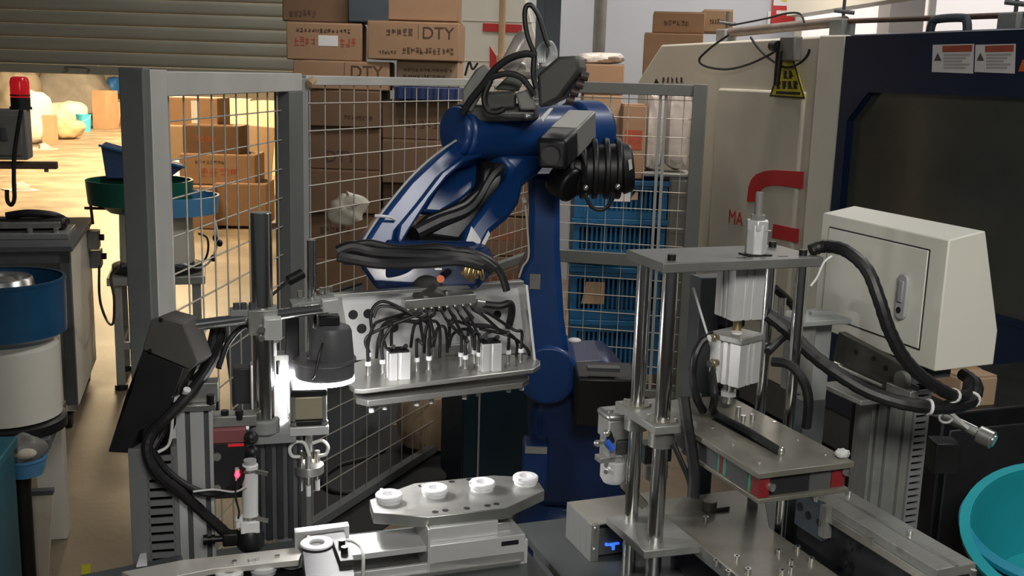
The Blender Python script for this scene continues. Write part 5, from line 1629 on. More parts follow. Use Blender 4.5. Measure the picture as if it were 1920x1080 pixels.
for py in (880, 968):
    zz = h(py)
    b = MB().lathe([(0.0155, zz - 0.002), (0.0175, zz - 0.002), (0.0175, zz + 0.003), (0.0155, zz + 0.003)], n=28).build('sensor_band', M['steel'], t)
    MB().bar((0.012, -0.012, zz), (0.034, -0.016, zz - 0.005), 0.006, 0.007).build('band_screw', M['steel'], b)
    MB().box(-0.026, -0.014, -0.012, 0.0, zz - 0.018, zz + 0.006).build('reed_switch', M['white'] if py > 900 else M['seal'], b, 0.001)
MB().ell((-0.022, -0.014, h(884)), 0.005, 0.004, 0.006, 12, 8).build('red_indicator', M['red_led'], t, 0, 'glowing red indicator')
MB().ell((-0.024, -0.012, h(968)), 0.004, 0.003, 0.005, 12, 8).build('indicator', M['white'], t)
zz = h(1006)
MB().box(-0.052, -0.022, -0.012, 0.012, zz - 0.013, zz + 0.013).build('side_port', M['black'], t, 0.003)
MB().cyl((-0.052, 0, zz), (-0.085, 0, zz), 0.006, n=12).cyl((-0.066, 0, zz), (-0.072, 0, zz), 0.009, n=12).cyl((-0.08, 0, zz), (-0.088, 0, zz), 0.010, n=12).build('throttle_screw', M['black'], t)
MB().tube(spline([(-0.02, -0.012, h(892)), (-0.026, -0.016, h(920)), (-0.02, -0.02, h(950)), (-0.022, -0.014, h(965))], 6), 0.002, 6).build('thin_wire', M['rubber'], t)

# ---- tall steel rod with clamps
gr = W(496, 812, 2.04)
FRd = Frame((gr.x, gr.y, FKz), 16)
t = thing('support_rod', 'tall dark chromed support rod with round foot flange left of the ring lamp', 'rod', FRd)
hr = zat(398, gr.x, gr.y) - FKz
MB().cyl((0, 0, 0), (0, 0, hr), 0.0205, n=36).build('rod', M['chrome'], t, 0.001)
MB().lathe([(0, 0), (0.03, 0), (0.03, 0.026), (0.0207, 0.028), (0.0207, 0.0)], n=36).build('foot_flange', M['grey_paint'], t, 0.002)
zc1 = zat(604, gr.x, gr.y) - FKz
MB().box(-0.028, 0.028, -0.028, 0.028, zc1 - 0.02, zc1 + 0.03).build('cross_clamp', M['alud'], t, 0.002)
MB().box(0.0, 0.034, -0.055, -0.026, zc1 - 0.024, zc1 + 0.018).build('clamp_half', M['aluw'], t, 0.002)
for x in (-0.05, -0.036, -0.02):
    MB().cyl((x, -0.01, zc1 + 0.03), (x, -0.01, zc1 + 0.042), 0.006, n=12).build('clamp_bolt', M['grey_dark'], t)
MB().box(-0.062, -0.02, -0.02, 0.012, zc1 + 0.012, zc1 + 0.03).build('clamp_jaw', M['grey_paint'], t, 0.002)
MB().cyl((-0.005, -0.05, zc1 + 0.0), (-0.005, -0.064, zc1 + 0.0), 0.007, n=12).build('clamp_bolt', M['steel'], t)
MB().cyl((-0.005, -0.05, zc1 - 0.018), (-0.005, -0.064, zc1 - 0.018), 0.006, n=12).build('clamp_bolt', M['steel'], t)
# horizontal rods
a, b = W(340, 613, 1.96), W(612, 578, 2.10)
F = Frame((a + b) / 2, 0)
t = thing('cross_rod', 'chromed cross rod running from the black hood to the lamp clamp', 'rod', F)
MB().cyl(F.L(a), F.L(b), 0.0108, n=28).build('rod', M['chrome'], t)
MB().cyl(F.L(a) - (F.L(b) - F.L(a)).normalized() * 0.002, F.L(a), 0.0112, n=28).build('rod_end', M['grey_dark'], t)
c1, c2 = F.Y(590, 568, 2.12), F.Y(632, 562, 2.14)
cb = MB().bar(F.Y(545, 574, 2.11), F.Y(628, 562, 2.14), 0.05, 0.018).build('lamp_clamp', M['grey_paint'], t, 0.002)
MB().bar(F.Y(604, 574, 2.09), F.Y(634, 570, 2.10), 0.02, 0.026).build('clamp_half', M['aluw'], cb, 0.002)
for px, py in ((562, 556), (604, 550), (618, 548)):
    q = F.Y(px, py, 2.12)
    MB().cyl(q, q + Vector((0, 0, 0.012)), 0.006, n=12).build('clamp_bolt', M['steel'], cb)
# lamp rod
gl = W(585, 600, 2.13)
F = Frame((gl.x, gl.y, zat(672, gl.x, gl.y)), 0)
solo('lamp_rod', MB().cyl((0, 0, 0), (0, 0, zat(450, gl.x, gl.y) - F.o.z), 0.0095, n=24), M['chrome'], F, 'thin chromed rod holding the ring lamp', 'rod')
# thin sensor fork on a stalk
a, b = W(500, 562, 2.1), W(548, 520, 2.14)
F = Frame(a)
t = thing('probe_sensor', 'black probe on a thin stalk in front of the gate end post', 'sensor', F)
MB().cyl((0, 0, 0), F.L(b), 0.003, n=8).build('stalk', M['black'], t)
MB().cyl(F.L(W(540, 527, 2.14)), F.L(W(568, 512, 2.16)), 0.011, n=16).build('probe', M['black'], t, 0.002)
# ---- ring lamp
gd_ = W(609, 712, 2.13)
FL = Frame((gd_.x, gd_.y, gd_.z), 14)
t = thing('ring_lamp', 'dark domed ring lamp glowing white above the motor gripper', 'lamp', FL)
r = 0.0605
MB().lathe([(r * 0.62, 0.002), (r * 0.985, 0.0), (r * 0.985, 0.006), (r * 0.62, 0.006), (r * 0.62, 0.002)], n=48).build('light_ring', M['ring_led'], t, 0, 'glowing white light ring')
MB().lathe([(r * 0.99, 0.0), (r * 0.99, 0.003), (r * 1.0, 0.0035), (r * 1.0, 0.040), (r * 1.07, 0.042), (r * 1.07, 0.047), (r * 0.72, 0.049), (r * 0.6, 0.049), (r * 0.6, 0.007), (r * 0.99, 0.007)], n=48).build('housing', M['slate'], t)
MB().lathe([(r * 0.985, 0.0005), (r * 1.004, 0.0005), (r * 1.004, 0.009), (r * 0.985, 0.009)], n=48).build('diffuser_rim', M['ring_led'], t)
dome = MB().lathe([(0, 0.118), (0.024, 0.118), (0.038, 0.113), (0.042, 0.104), (0.047, 0.049), (0.047, 0.047), (0, 0.047)], (0.0135, 0.0, 0), n=36)
dome.build('dome', M['slate'], t)
MB().box(-0.012, 0.03, -0.016, 0.016, 0.117, 0.138).build('heat_sink', M['black'], t, 0.003)
MB().tube(spline([(0.0, -0.02, 0.1), (-0.012, -0.05, 0.075), (-0.02, -0.062, 0.045), (-0.024, -0.066, 0.03), (-0.03, -0.068, 0.022)], 6), 0.0025, 8).build('cable', M['rubber'], t)
# ---- bracket and motor gripper
gm = W(578, 800, 2.08)
FMt = Frame((gm.x, gm.y, gm.z), 14)
t = thing('motor_gripper', 'square stepper motor above a silver disc with three fingers', 'gripper', FMt)
hm = lambda py: zat(py, gm.x, gm.y) - gm.z
s = 0.036
for (z0, z1, m, b_) in ((hm(788), hm(778), 'black', 0.003), (hm(735), hm(722), 'black', 0.003)):
    MB().box(-s, s, -s, s, z0, z1).build('end_bell', M[m], t, b_)
MB().box(-s * 0.93, s * 0.93, -s * 0.93, s * 0.93, hm(778), hm(735)).build('stator', mat('stator_steel', (0.42, 0.38, 0.27), 0.45, 0.4, 0.06, 30, stretch=(1, 1, 12)), t, 0.003)
for x in (-1, 1):
    for y in (-1, 1):
        MB().cyl((x * s * 0.85, y * s * 0.85, hm(788)), (x * s * 0.85, y * s * 0.85, hm(724)), 0.005, n=12).build('tie_rod', M['midgrey'], t)
        MB().cyl((x * s * 0.85, y * s * 0.85, hm(788)), (x * s * 0.85, y * s * 0.85, hm(781)), 0.0075, n=12).build('screw_head', M['steel'], t)
MB().box(-s * 1.08, s * 1.08, -s * 1.1, s * 1.1, hm(805), hm(789)).build('mount_plate', M['aluw'], t, 0.0015)
MB().cyl((0, 0, hm(845)), (0, 0, hm(805)), 0.011, n=20).build('spindle', M['steel'], t)
zd = hm(878)
MB().cyl((0, 0, zd - 0.009), (0, 0, zd + 0.009), 0.031, n=40).build('disc', M['alu'], t, 0.001)
MB().cyl((0, 0, zd), (0, 0, hm(845)), 0.007, n=16).build('spindle', M['brass'], t)
for k in range(3):
    a = R(-95 + 120 * k)
    x, y = 0.02 * math.cos(a), 0.02 * math.sin(a)
    MB().cyl((x, y, zd + 0.008), (x, y, zd + 0.034), 0.006, n=12).build('air_fitting', M['steel'], t)
    f = MB().cyl((x, y, zd - 0.009), (x, y, zd - 0.034), 0.0035, n=12).build('finger', M['steel'], t)
    MB().cyl((x, y, zd - 0.03), (x, y, zd - 0.052), 0.0052, n=12).build('finger_tip', M['white'], f)
for sx in (-1, 1):
    pts = [(sx * 0.018, -0.016, zd + 0.032), (sx * 0.034, -0.02, zd + 0.036), (sx * 0.038, -0.018, zd + 0.052), (sx * 0.026, -0.016, zd + 0.064), (sx * 0.008, -0.012, zd + 0.058)]
    if sx < 0:
        pts.append((0.002, -0.02, zd + 0.03))
    MB().tube(spline(pts, 6), 0.0036, 8).build('white_tube', M['tubew'], t)
# bracket plate, slide body behind it
gbk = W(527, 824, 2.12)
FBk = Frame((gbk.x, gbk.y, gbk.z), 14)
t = thing('lift_bracket', 'white vertical bracket plate with slide holding the motor gripper', 'bracket', FBk)
hb_ = lambda py: zat(py, gbk.x, gbk.y) - gbk.z
MB().box(-0.014, 0.013, -0.004, 0.01, 0, hb_(712)).build('plate', M['white'], t, 0.001)
MB().box(-0.014, 0.06, 0.01, 0.02, hb_(806), hb_(792)).build('arm', M['aluw'], t, 0.001)
MB().box(-0.012, 0.02, 0.012, 0.05, hb_(720), hb_(668)).build('slide_block', M['alud'], t, 0.002)
MB().box(-0.06, -0.044, 0.0, 0.03, hb_(790), hb_(682)).build('white_rail', M['aluw'], t, 0.002)
MB().box(-0.062, 0.02, 0.03, 0.05, 0.0, hb_(690)).build('back_plate', M['grey_dark'], t, 0.002)
MB().box(-0.094, -0.058, 0.02, 0.06, hb_(760), hb_(694)).build('dark_block', M['blackm'], t, 0.002)
MB().box(-0.03, -0.006, 0.0, 0.02, hb_(668), hb_(640)).build('upper_block', M['seal'], t, 0.002)
MB().cyl((-0.012, -0.004, hb_(632)), (-0.012, 0.01, hb_(632)), 0.012, n=18).build('round_boss', M['alu'], t)
MB().box(0.012, 0.04, 0.012, 0.05, hb_(720), hb_(595)).build('dark_block', M['blackm'], t, 0.004)
MB().cyl((-0.004, -0.003, hb_(676)), (-0.004, -0.003, hb_(700)), 0.004, n=10).build('slot_pin', M['black'], t)

# ---- black hood with grey cap at the end of the cross rod
gh = W(300, 850, 1.93)
FH = Frame((gh.x, gh.y, gh.z), 0)
t = thing('monitor_hood', 'black angled hood with grey top plate at the end of the cross rod', 'hood', FH)
Y_ = lambda px, py, Y: FH.Y(px, py, Y)
body = [(268, 655), (346, 690), (318, 762), (292, 838), (262, 846), (268, 806), (262, 808), (245, 848), (240, 850), (202, 848), (236, 742)]
MB().prism([Y_(px, py, 1.93 if py < 700 else 1.90) for px, py in body], (0.012, 0.055, 0)).build('black_panel', M['black'], t, 0.002)
cap = [(282, 600), (300, 594), (344, 606), (370, 680), (356, 694), (266, 656)]
MB().prism([Y_(px, py, 1.925) for px, py in cap], (0.012, 0.06, 0)).build('grey_cap', mat('dull_hood_grey', (0.10, 0.094, 0.086), 0.55), t, 0.003)
for px, py in ((302, 598), (281, 657)):
    q = Y_(px, py, 1.922)
    MB().cyl(q, q + Vector((0, -0.004, 0)), 0.0035, n=10).build('rivet', M['black'], t)
MB().prism([Y_(px, py, 1.92) for px, py in ((345, 690), (352, 694), (310, 800), (300, 806))], (0.004, 0.05, 0)).build('edge_strip', M['darkgrey'], t)
# hoses hanging from the clamp
def hose(name, pts, r, label, cat='hose', mt='rubber', group=None, n=10, extra=None):
    P0 = [W(*p) for p in pts]
    low = min(P0, key=lambda p: p.z)
    F = Frame(low)
    path = spline([F.L(p) for p in P0], 7)
    mb = MB().tube(path, r, n, rfun=lambda s_: r * (1 + 0.05 * math.sin(s_ * 260)))
    if extra is None:
        return solo(name, mb, M[mt], F, label, cat, group)
    t = thing(name, label, cat, F, group)
    mb.build('hose', M[mt], t)
    for k in extra:
        i = int(k * (len(path) - 1))
        d = (path[min(i + 1, len(path) - 1)] - path[i - 1]).normalized()
        MB().cyl(path[i] - d * 0.003, path[i] + d * 0.003, r * 1.18, n=14).build('cable_tie', M['tubew'], t)
    return t
hose('black_hose', [(414, 606, 2.05), (410, 640, 2.03), (396, 680, 1.99), (362, 730, 1.93), (316, 780, 1.9), (284, 812, 1.89), (276, 848, 1.88), (296, 890, 1.88), (340, 925, 1.9), (385, 965, 1.92), (424, 1000, 1.93)], 0.0105, 'thick black corrugated hose hanging from the cross clamp to the conveyor')
hose('black_hose', [(404, 616, 2.04), (384, 690, 1.99), (340, 745, 1.94), (308, 800, 1.92), (286, 840, 1.90)], 0.010, 'black hose running close behind the hood')
hose('black_hose', [(284, 842, 1.895), (310, 880, 1.9), (352, 912, 1.91), (392, 926, 1.92), (428, 920, 1.92), (450, 900, 1.92), (456, 875, 1.92)], 0.0075, 'black hose curving up to the sensor body')
hose('black_hose', [(488, 612, 2.06), (468, 608, 2.06), (444, 622, 2.05), (424, 650, 2.03), (410, 690, 2.0)], 0.006, 'thin black hose bending over the cross rod')
hose('thin_cable', [(300, 800, 1.89), (322, 770, 1.9), (318, 830, 1.9), (296, 848, 1.885)], 0.003, 'thin pale cable tied to the hanging hoses', 'cable', 'tubew')
hose('thin_cable', [(362, 922, 1.9), (400, 918, 1.91), (440, 922, 1.91), (462, 912, 1.91)], 0.002, 'thin pale wire running along the sensor hose', 'cable', 'tubew')
# ================================================================== PRESS STATION
DZ = 0.74
gdk = Wz(1050, 972, DZ)
FDk = Frame((gdk.x, gdk.y, 0), 20)
t = thing('machine_deck', 'dark steel machine deck carrying the press right of the work table', 'deck', FDk)
dx0 = FDk.L(Wz(1000, 1000, DZ)).x - 0.02
dx1 = FDk.L(Wz(1790, 1075, DZ)).x
MB().box(dx0, dx1, -1.1, 0.0, DZ - 0.02, DZ).build('top', M['tabletop'], t, 0.002)
MB().box(dx0 + 0.03, dx1 - 0.03, -1.05, -0.04, DZ - 0.1, DZ - 0.02).build('frame', M['grey_dark'], t, 0.002)
for x in (dx0 + 0.06, dx1 - 0.08):
    for y in (-1.0, -0.08):
        MB().box(x - 0.03, x + 0.03, y - 0.03, y + 0.03, 0, DZ - 0.1).build('leg', M['grey_dark'], t, 0.003)
bb = W(1243, 760, 2.08)
FPr = Frame((bb.x, bb.y, DZ), 21)
DV = 0.11
wc = FPr.v(1487, 700, 0.0).x
z0 = lambda py, x=0.0, y=0.0: FPr.h(py, x, y)
t = thing('press_station', 'pneumatic press with four chromed rods and stacked steel plates', 'press', FPr)
ztop = z0(488)
zu = ztop - 0.02
# rods
for (x, y, r) in ((0, 0, 0.0162), (0, DV, 0.0152), (wc, 0, 0.0125), (wc, DV, 0.0125)):
    rd = MB().cyl((x, y, -0.04 + 0.04), (x, y, zu), r, n=32).build('guide_rod', M['chrome'], t)
    if (x, y) != (0, DV):
        MB().cyl((x, y, ztop), (x, y, ztop + 0.012), 0.0085, n=16).build('bolt_head', M['black'], rd)
MB().cyl((0, 0, zu - 0.022), (0, 0, zu), 0.013, n=24).build('rod_neck', M['steel'], t)
# top plate
tp = [(-0.035, -0.03), (wc + 0.03, -0.03), (wc + 0.03, DV + 0.03), (0.045, DV + 0.03), (-0.03, DV + 0.03)]
MB().prism([(x, y, zu) for x, y in tp], (0, 0, 0.02)).build('top_plate', mat('dull_tool_plate', (0.17, 0.172, 0.165), 0.45, 0.25, 0.15, 14), t, 0.002)
q = FPr.z(1452, 455, ztop)
MB().cyl((wc - 0.03, DV, ztop), (wc - 0.03, DV, ztop + 0.014), 0.010, n=16).build('bolt_head', M['black'], t)
# adjusting unit on top
c = FPr.z(1416, 478, ztop)
cx, cy = c.x, c.y
zz = lambda py: FPr.h(py, cx, cy)
MB().box(cx - 0.028, cx + 0.028, cy - 0.02, cy + 0.02, ztop, ztop + 0.003).build('gasket', M['black'], t)
MB().cyl((cx, cy, ztop + 0.003), (cx, cy, zz(420)), 0.023, n=8).build('stop_housing', M['aluw'], t, 0.002)
MB().cyl((cx, cy, zz(432)), (cx, cy, zz(412)), 0.0245, n=6).build('hex_nut', M['aluw'], t, 0.002)
MB().cyl((cx, cy, zz(412)), (cx, cy, zz(402)), 0.0165, n=6).build('lock_nut', M['midgrey'], t, 0.001)
MB().cyl((cx, cy, zz(402)), (cx, cy, zz(362)), 0.0085, n=18).cyl((cx, cy, zz(362)), (cx, cy, zz(360)), 0.007, n=18).build('threaded_rod', M['midgrey'], t)
MB().box(cx + 0.024, cx + 0.03, cy - 0.01, cy + 0.005, zz(445), zz(432)).build('set_screw', M['steel'], t)
for dx in (-0.05, 0.05):
    MB().box(cx + dx - 0.01, cx + dx + 0.01, cy - 0.03, cy - 0.022, ztop, ztop + 0.0006).build('slot', M['black'], t)
# air cylinders
def big_cyl(name, cx, cy, za, zb, w_, rz, cap, par=t):
    m = Matrix.Rotation(R(rz), 3, 'Z')
    s = w_ / 2
    g = 0.005
    side = []
    for k in range(4):
        rr = Matrix.Rotation(R(90 * k), 3, 'Z')
        for x, y in ((-s, -s), (-0.012, -s), (-0.012, -s + g), (-0.006, -s + g), (-0.006, -s), (0.006, -s), (0.006, -s + g), (0.012, -s + g), (0.012, -s)):
            side.append(m @ rr @ Vector((x, y, 0)))
    pts = [Vector((cx, cy, za)) + p for p in side]
    b = MB().prism(pts, (0, 0, zb - za)).build(name, M['aluw'], par, 0.0008)
    for (z1, z2) in cap:
        MB().cbox((cx, cy, (z1 + z2) / 2), w_ * 1.08, w_ * 1.08, z2 - z1, m).build('end_cover', M['alud'], b, 0.003)
    return b
uc = FPr.z(1408, 500, zu)
ux, uy = uc.x + 0.012, DV * 0.5
hz = lambda py: FPr.h(py, ux, uy)
big_cyl('upper_air_cylinder', ux, uy, hz(594), zu, 0.072, 0, [])
lz1, lz0 = hz(624), hz(712)
lc = big_cyl('lower_air_cylinder', ux - 0.006, uy - 0.01, lz0, lz1, 0.076, 22, [(lz1 - 0.012, lz1 + 0.004)])
MB().cyl((ux, uy, lz1), (ux, uy, hz(590)), 0.009, n=18).build('piston_rod', M['brass'], t)
MB().cyl((ux - 0.012, uy - 0.018, lz1 + 0.004), (ux - 0.012, uy - 0.018, lz1 + 0.007), 0.012, n=20).build('oiler_cap', M['paper'], t)
MB().cyl((ux - 0.01, uy, lz0), (ux - 0.01, uy, lz0 - 0.05), 0.012, n=20).build('piston_rod', M['steel'], t)
MB().cyl((ux - 0.01, uy, lz0 - 0.022), (ux - 0.01, uy, lz0 - 0.034), 0.018, n=6).build('rod_nut', M['aluw'], t)
for py in (632, 680):
    q = FPr.Y(1345, py, 2.13)
    f = MB().cyl(q, q + Vector((-0.022, -0.004, 0)), 0.0075, n=12).build('air_fitting', M['steel'], t)
    MB().cyl(q + Vector((-0.008, -0.002, 0)), q + Vector((-0.013, -0.003, 0)), 0.010, n=6).build('hex', M['brass'], f)
# moving platen
zp = z0(800) + 0.0
Zp = lambda px, py, z=None: FPr.z(px, py, zp if z is None else z)
bk = Zp(1300, 803)
fl, fr = Zp(1411, 889), Zp(1588, 858)
fy = (fl.y + fr.y) / 2
pxl, pxr = (bk.x + fl.x) / 2, fr.x
ply = DV + 0.05
MB().box(pxl, pxr, fl.y, ply, zp - 0.012, zp).build('platen', M['plate'], t, 0.0015)
# guide bracket joining the two left rods with bushings
gbp = [(-0.035, -0.035), (0.03, -0.04), (pxl + 0.02, -0.03), (pxl + 0.02, DV + 0.03), (-0.035, DV + 0.035)]
MB().prism([(x, y, zp - 0.004) for x, y in gbp], (0, 0, 0.018)).build('guide_bracket', M['alud'], t, 0.002)
for (x, y, r) in ((0, 0, 0.0162), (0, DV, 0.0152)):
    b = MB().lathe([(r + 0.0005, zp - 0.04), (r + 0.010, zp - 0.04), (r + 0.011, zp + 0.014), (r + 0.0005, zp + 0.016)], (x, y, 0), n=32).build('bushing', M['alu'], t)
    MB().lathe([(r + 0.0005, zp + 0.014), (r + 0.016, zp + 0.014), (r + 0.016, zp + 0.018), (r + 0.0005, zp + 0.018)], (x, y, 0), n=32).build('flange', M['plate'], b)
    for k in range(4):
        a = R(45 + 90 * k)
        MB().cyl((x + (r + 0.012) * math.cos(a), y + (r + 0.012) * math.sin(a), zp + 0.018), (x + (r + 0.012) * math.cos(a), y + (r + 0.012) * math.sin(a), zp + 0.022), 0.0035, n=10).build('screw', M['steel'], b)
for (px, py) in ((1344, 770), (1336, 802), (1375, 834), (1424, 870), (1496, 825), (1548, 852), (1452, 792), (1500, 778), (1360, 752), (1454, 758)):
    q = Zp(px, py)
    if pxl + 0.004 < q.x < pxr - 0.004:
        MB().cyl((q.x, q.y, zp), (q.x, q.y, zp + 0.002), 0.004, n=10).build('screw', M['steel'], t)
for (px, py, hh) in ((1384, 770, 0.016), (1393, 783, 0.012), (1411, 781, 0.012), (1310, 748, 0.02)):
    q = Zp(px, py + 6)
    MB().cyl((q.x, q.y, zp), (q.x, q.y, zp + hh), 0.0055, n=12).build('stud', M['steel'], t)
# slot with a black hose end
sa, sb_ = Zp(1340, 785), Zp(1464, 852)
MB().bar((sa.x, sa.y, zp + 0.0006), (sb_.x, sb_.y, zp + 0.0006), 0.018, 0.001).build('slot', M['black'], t)
MB().tube(spline([FPr.Y(1335, 700, 2.1), FPr.Y(1340, 745, 2.06), (sa.x, sa.y, zp + 0.012), ((sa.x + sb_.x) / 2, (sa.y + sb_.y) / 2, zp + 0.010), (sb_.x - 0.004, sb_.y, zp + 0.007)], 6), 0.0085, 10).build('hose', M['rubber'], t)
MB().ell((sb_.x, sb_.y, zp + 0.006), 0.008, 0.008, 0.010, 12, 8).build('nipple', M['steel'], t)
# lower tray plate and coloured spacer blocks
zl = zp - 0.052
MB().box(pxl + 0.004, pxr - 0.006, fl.y + 0.002, DV + 0.02, zl - 0.009, zl).build('lower_plate', M['plate'], t, 0.0015)
ys = fl.y + 0.006
yy = ys
seq = [('redblock', 0.030), ('greenblock', 0.010), ('slate', 0.075), ('greenblock', 0.012), ('redblock', 0.012), ('greenblock', 0.008), ('slate', 0.09)]
for m_, ln in seq:
    MB().box(pxl + 0.008, pxl + 0.03, yy, yy + ln - 0.001, zl, zp - 0.010).build('spacer_block', M[m_], t, 0.0008)
    yy += ln
xx = pxl + 0.03
for m_, ln in (('blackm', 0.09), ('slate', 0.05), ('redblock', 0.035)):
    MB().box(xx + 0.002, min(xx + ln, pxr - 0.01), ys + 0.006, ys + 0.05, zl, zp - 0.010).build('spacer_block', M[m_], t, 0.0008)
    xx += ln
q = Vector((pxl + 0.055, ys - 0.006, zl + 0.02))
MB().cyl((pxl + 0.03, ys + 0.004, zl + 0.02), (pxl + 0.034, ys - 0.006, zl + 0.02), 0.008, n=14).build('latch_knob', M['steel'], t)
MB().cyl((pxr - 0.014, ys + 0.004, zl + 0.03), (pxr - 0.01, ys - 0.006, zl + 0.03), 0.007, n=14).build('latch_knob', M['steel'], t)
# clear lump at the right corner of the platen
MB().ell((pxr - 0.006, fl.y + 0.03, zp + 0.006), 0.016, 0.013, 0.009, 14, 8, fun=lambda d: 1 + 0.2 * math.sin(8 * d.x) * math.sin(7 * d.y)).build('film_scrap', M['seal'], t)
# base plate
zb = z0(1020)
Zb = lambda px, py: FPr.z(px, py, zb)
bl_ = Zb(1262, 985)
bxr = Zb(1470, 985).x
MB().prism([(bl_.x, -0.30, zb - 0.012), (Zb(1545, 1060).x, -0.30, zb - 0.012), (Zb(1545, 1060).x, 0.0, zb - 0.012), (Zb(1450, 925).x, DV + 0.10, zb - 0.012), (bl_.x, DV + 0.10, zb - 0.012)], (0, 0, 0.012)).build('base_plate', M['plate'], t, 0.0015)
MB().prism([(-0.045, -0.04, zb - 0.010), (bl_.x + 0.0, -0.05, zb - 0.010), (bl_.x + 0.0, DV + 0.03, zb - 0.010), (-0.045, DV + 0.03, zb - 0.010)], (0, 0, 0.018)).build('rod_foot_plate', M['alud'], t, 0.002)
MB().box(bl_.x - 0.006, bl_.x + 0.0, -0.30, DV + 0.03, zb - 0.02, zb + 0.006).build('edge_strip', M['alu'], t)
MB().box(bl_.x + 0.02, Zb(1545, 1060).x - 0.02, -0.25, DV, 0.0, zb - 0.012).build('pedestal', M['blackm'], t, 0.002)
for (px, py) in ((1342, 1060), (1381, 1052), (1365, 1080), (1402, 1076), (1460, 1040), (1495, 1034), (1484, 1060), (1521, 1056), (1466, 1078), (1483, 1073), (1323, 978)):
    q = Zb(px, py)
    s = MB().cyl((q.x, q.y, zb), (q.x, q.y, zb + 0.012), 0.0062, n=14).build('cap_screw', M['steel'], t)
    MB().cyl((q.x, q.y, zb + 0.012), (q.x, q.y, zb + 0.0123), 0.0032, n=6).build('socket', M['black'], s)
q = Zb(1338, 962)
MB().cyl((q.x, q.y + 0.02, zb), (q.x, q.y + 0.02, zb + 0.022), 0.017, n=24).box(q.x - 0.005, q.x + 0.045, q.y + 0.005, q.y + 0.035, zb, zb + 0.008).build('stop_pad', M['plate'], t, 0.001)
# ---- beige cover box left of the press
gx = Wz(1140, 1040, DZ)
FGx = Frame((gx.x, gx.y, DZ), 21)
t = thing('cover_box', 'pale metal cover box with open dark end in front of the robot base', 'cover', FGx)
zc = FGx.Y(1095, 985, gx.y - 0.02).z
zc = 0.088
Zx = lambda px, py: FGx.z(px, py, zc)
c0, c1 = Zx(1112, 984), Zx(1083, 938)
yb_ = Zx(1250, 918).y
xr_ = Zx(1262, 950).x
MB().box(c0.x, xr_, c0.y, yb_, zc - 0.004, zc).build('top_sheet', mat('beige_grey_sheet', (0.30, 0.285, 0.245), 0.45, 0.2), t, 0.001)
MB().box(c0.x - 0.004, c0.x, c0.y, yb_, 0.0, zc).build('end_sheet', M['alud'], t, 0.001)
MB().box(c0.x, c0.x + 0.016, c0.y - 0.002, c0.y + 0.004, 0.0, zc).build('end_flange', M['alu'], t, 0.001)
MB().box(c0.x + 0.02, c0.x + 0.105, c0.y + 0.01, c0.y + 0.08, 0.006, zc - 0.018).build('dark_module', M['slate'], t, 0.002)
for zq in (0.028, 0.078):
    MB().cyl((c0.x + 0.006, c0.y - 0.002, zq), (c0.x + 0.006, c0.y - 0.005, zq), 0.0045, n=12).build('screw', M['steel'], t)
a = FGx.z(1142, 1033, 0.052)
lc_ = MB().box(c0.x + 0.036, c0.x + 0.07, c0.y + 0.004, c0.y + 0.0095, 0.030, 0.034).bar((c0.x + 0.056, c0.y + 0.006, 0.018), (c0.x + 0.056, c0.y + 0.006, 0.032), 0.006, 0.004, (0, 1, 0)).bar((c0.x + 0.036, c0.y + 0.006, 0.036), (c0.x + 0.056, c0.y + 0.006, 0.027), 0.004, 0.004, (0, 1, 0)).build('blue_mark', M['blue_led'], t, 0, 'glowing blue mark shaped like a bent arrow')
MB().cyl((c0.x + 0.1, c0.y + 0.0, 0.05), (c0.x + 0.1, c0.y + 0.012, 0.05), 0.008, n=14).build('knob', M['black'], t)
# ---- small pneumatic gripper beside the left rods
gq = W(1158, 905, 2.22)
FQ2 = Frame((gq.x, gq.y, gq.z), 21)
t = thing('pneumatic_slide', 'small silver pneumatic slide with blue fitting left of the press rods', 'pneumatic slide', FQ2)
h = lambda py: zat(py, gq.x, gq.y) - gq.z
x_ = lambda px: (px - 1158) * 2.22 / FPX
MB().box(x_(1134), x_(1200), 0, 0.06, h(826), h(788)).build('cylinder_body', M['alud'], t, 0.003)
MB().box(x_(1130), x_(1196), -0.004, 0.062, h(790), h(775)).build('head_cover', M['alu'], t, 0.008)
MB().box(x_(1150), x_(1200), -0.006, 0.05, h(852), h(826)).build('slide_table', M['darkgrey'], t, 0.002)
MB().box(x_(1136), x_(1152), 0.0, 0.05, h(862), h(815)).build('side_block', M['alud'], t, 0.002)
MB().box(x_(1118), x_(1150), 0.0, 0.03, h(866), h(856)).build('bracket', M['alu'], t, 0.001)
cc = Vector((x_(1158), 0.02, 0))
MB().lathe([(0.0, h(910)), (0.024, h(908)), (0.031, h(898)), (0.031, h(868)), (0.028, h(866)), (0.0, h(866))], cc, n=32).build('round_shoe', M['aluw'], t)
MB().box(x_(1160), x_(1192), 0.0, 0.045, h(905), h(868)).build('dark_block', M['darkgrey'], t, 0.003)
MB().bar((x_(1168), -0.004, h(905)), (x_(1212), -0.02, h(948)), 0.012, 0.02).build('link_plate', M['plate'], t, 0.002)
for (px, py) in ((1139, 772), (1182, 778)):
    MB().cyl((x_(px), 0.01, h(py + 6)), (x_(px), 0.01, h(py - 4)), 0.007, n=14).build('bolt', M['steel'], t)
f = MB().cyl((x_(1105), -0.006, h(825)), (x_(1122), -0.004, h(823)), 0.006, n=12).build('air_fitting', M['steel'], t)
MB().ell((x_(1106), -0.006, h(825)), 0.0075, 0.0075, 0.0075, 12, 8).build('ball_end', M['steel'], f)
MB().ell((x_(1126), -0.006, h(808)), 0.0085, 0.0085, 0.0085, 12, 8).build('ball_end', M['steel'], t)
MB().cyl((x_(1126), -0.004, h(822)), (x_(1140), -0.008, h(838)), 0.009, n=14).build('blue_collar', M['blueclip'], t)
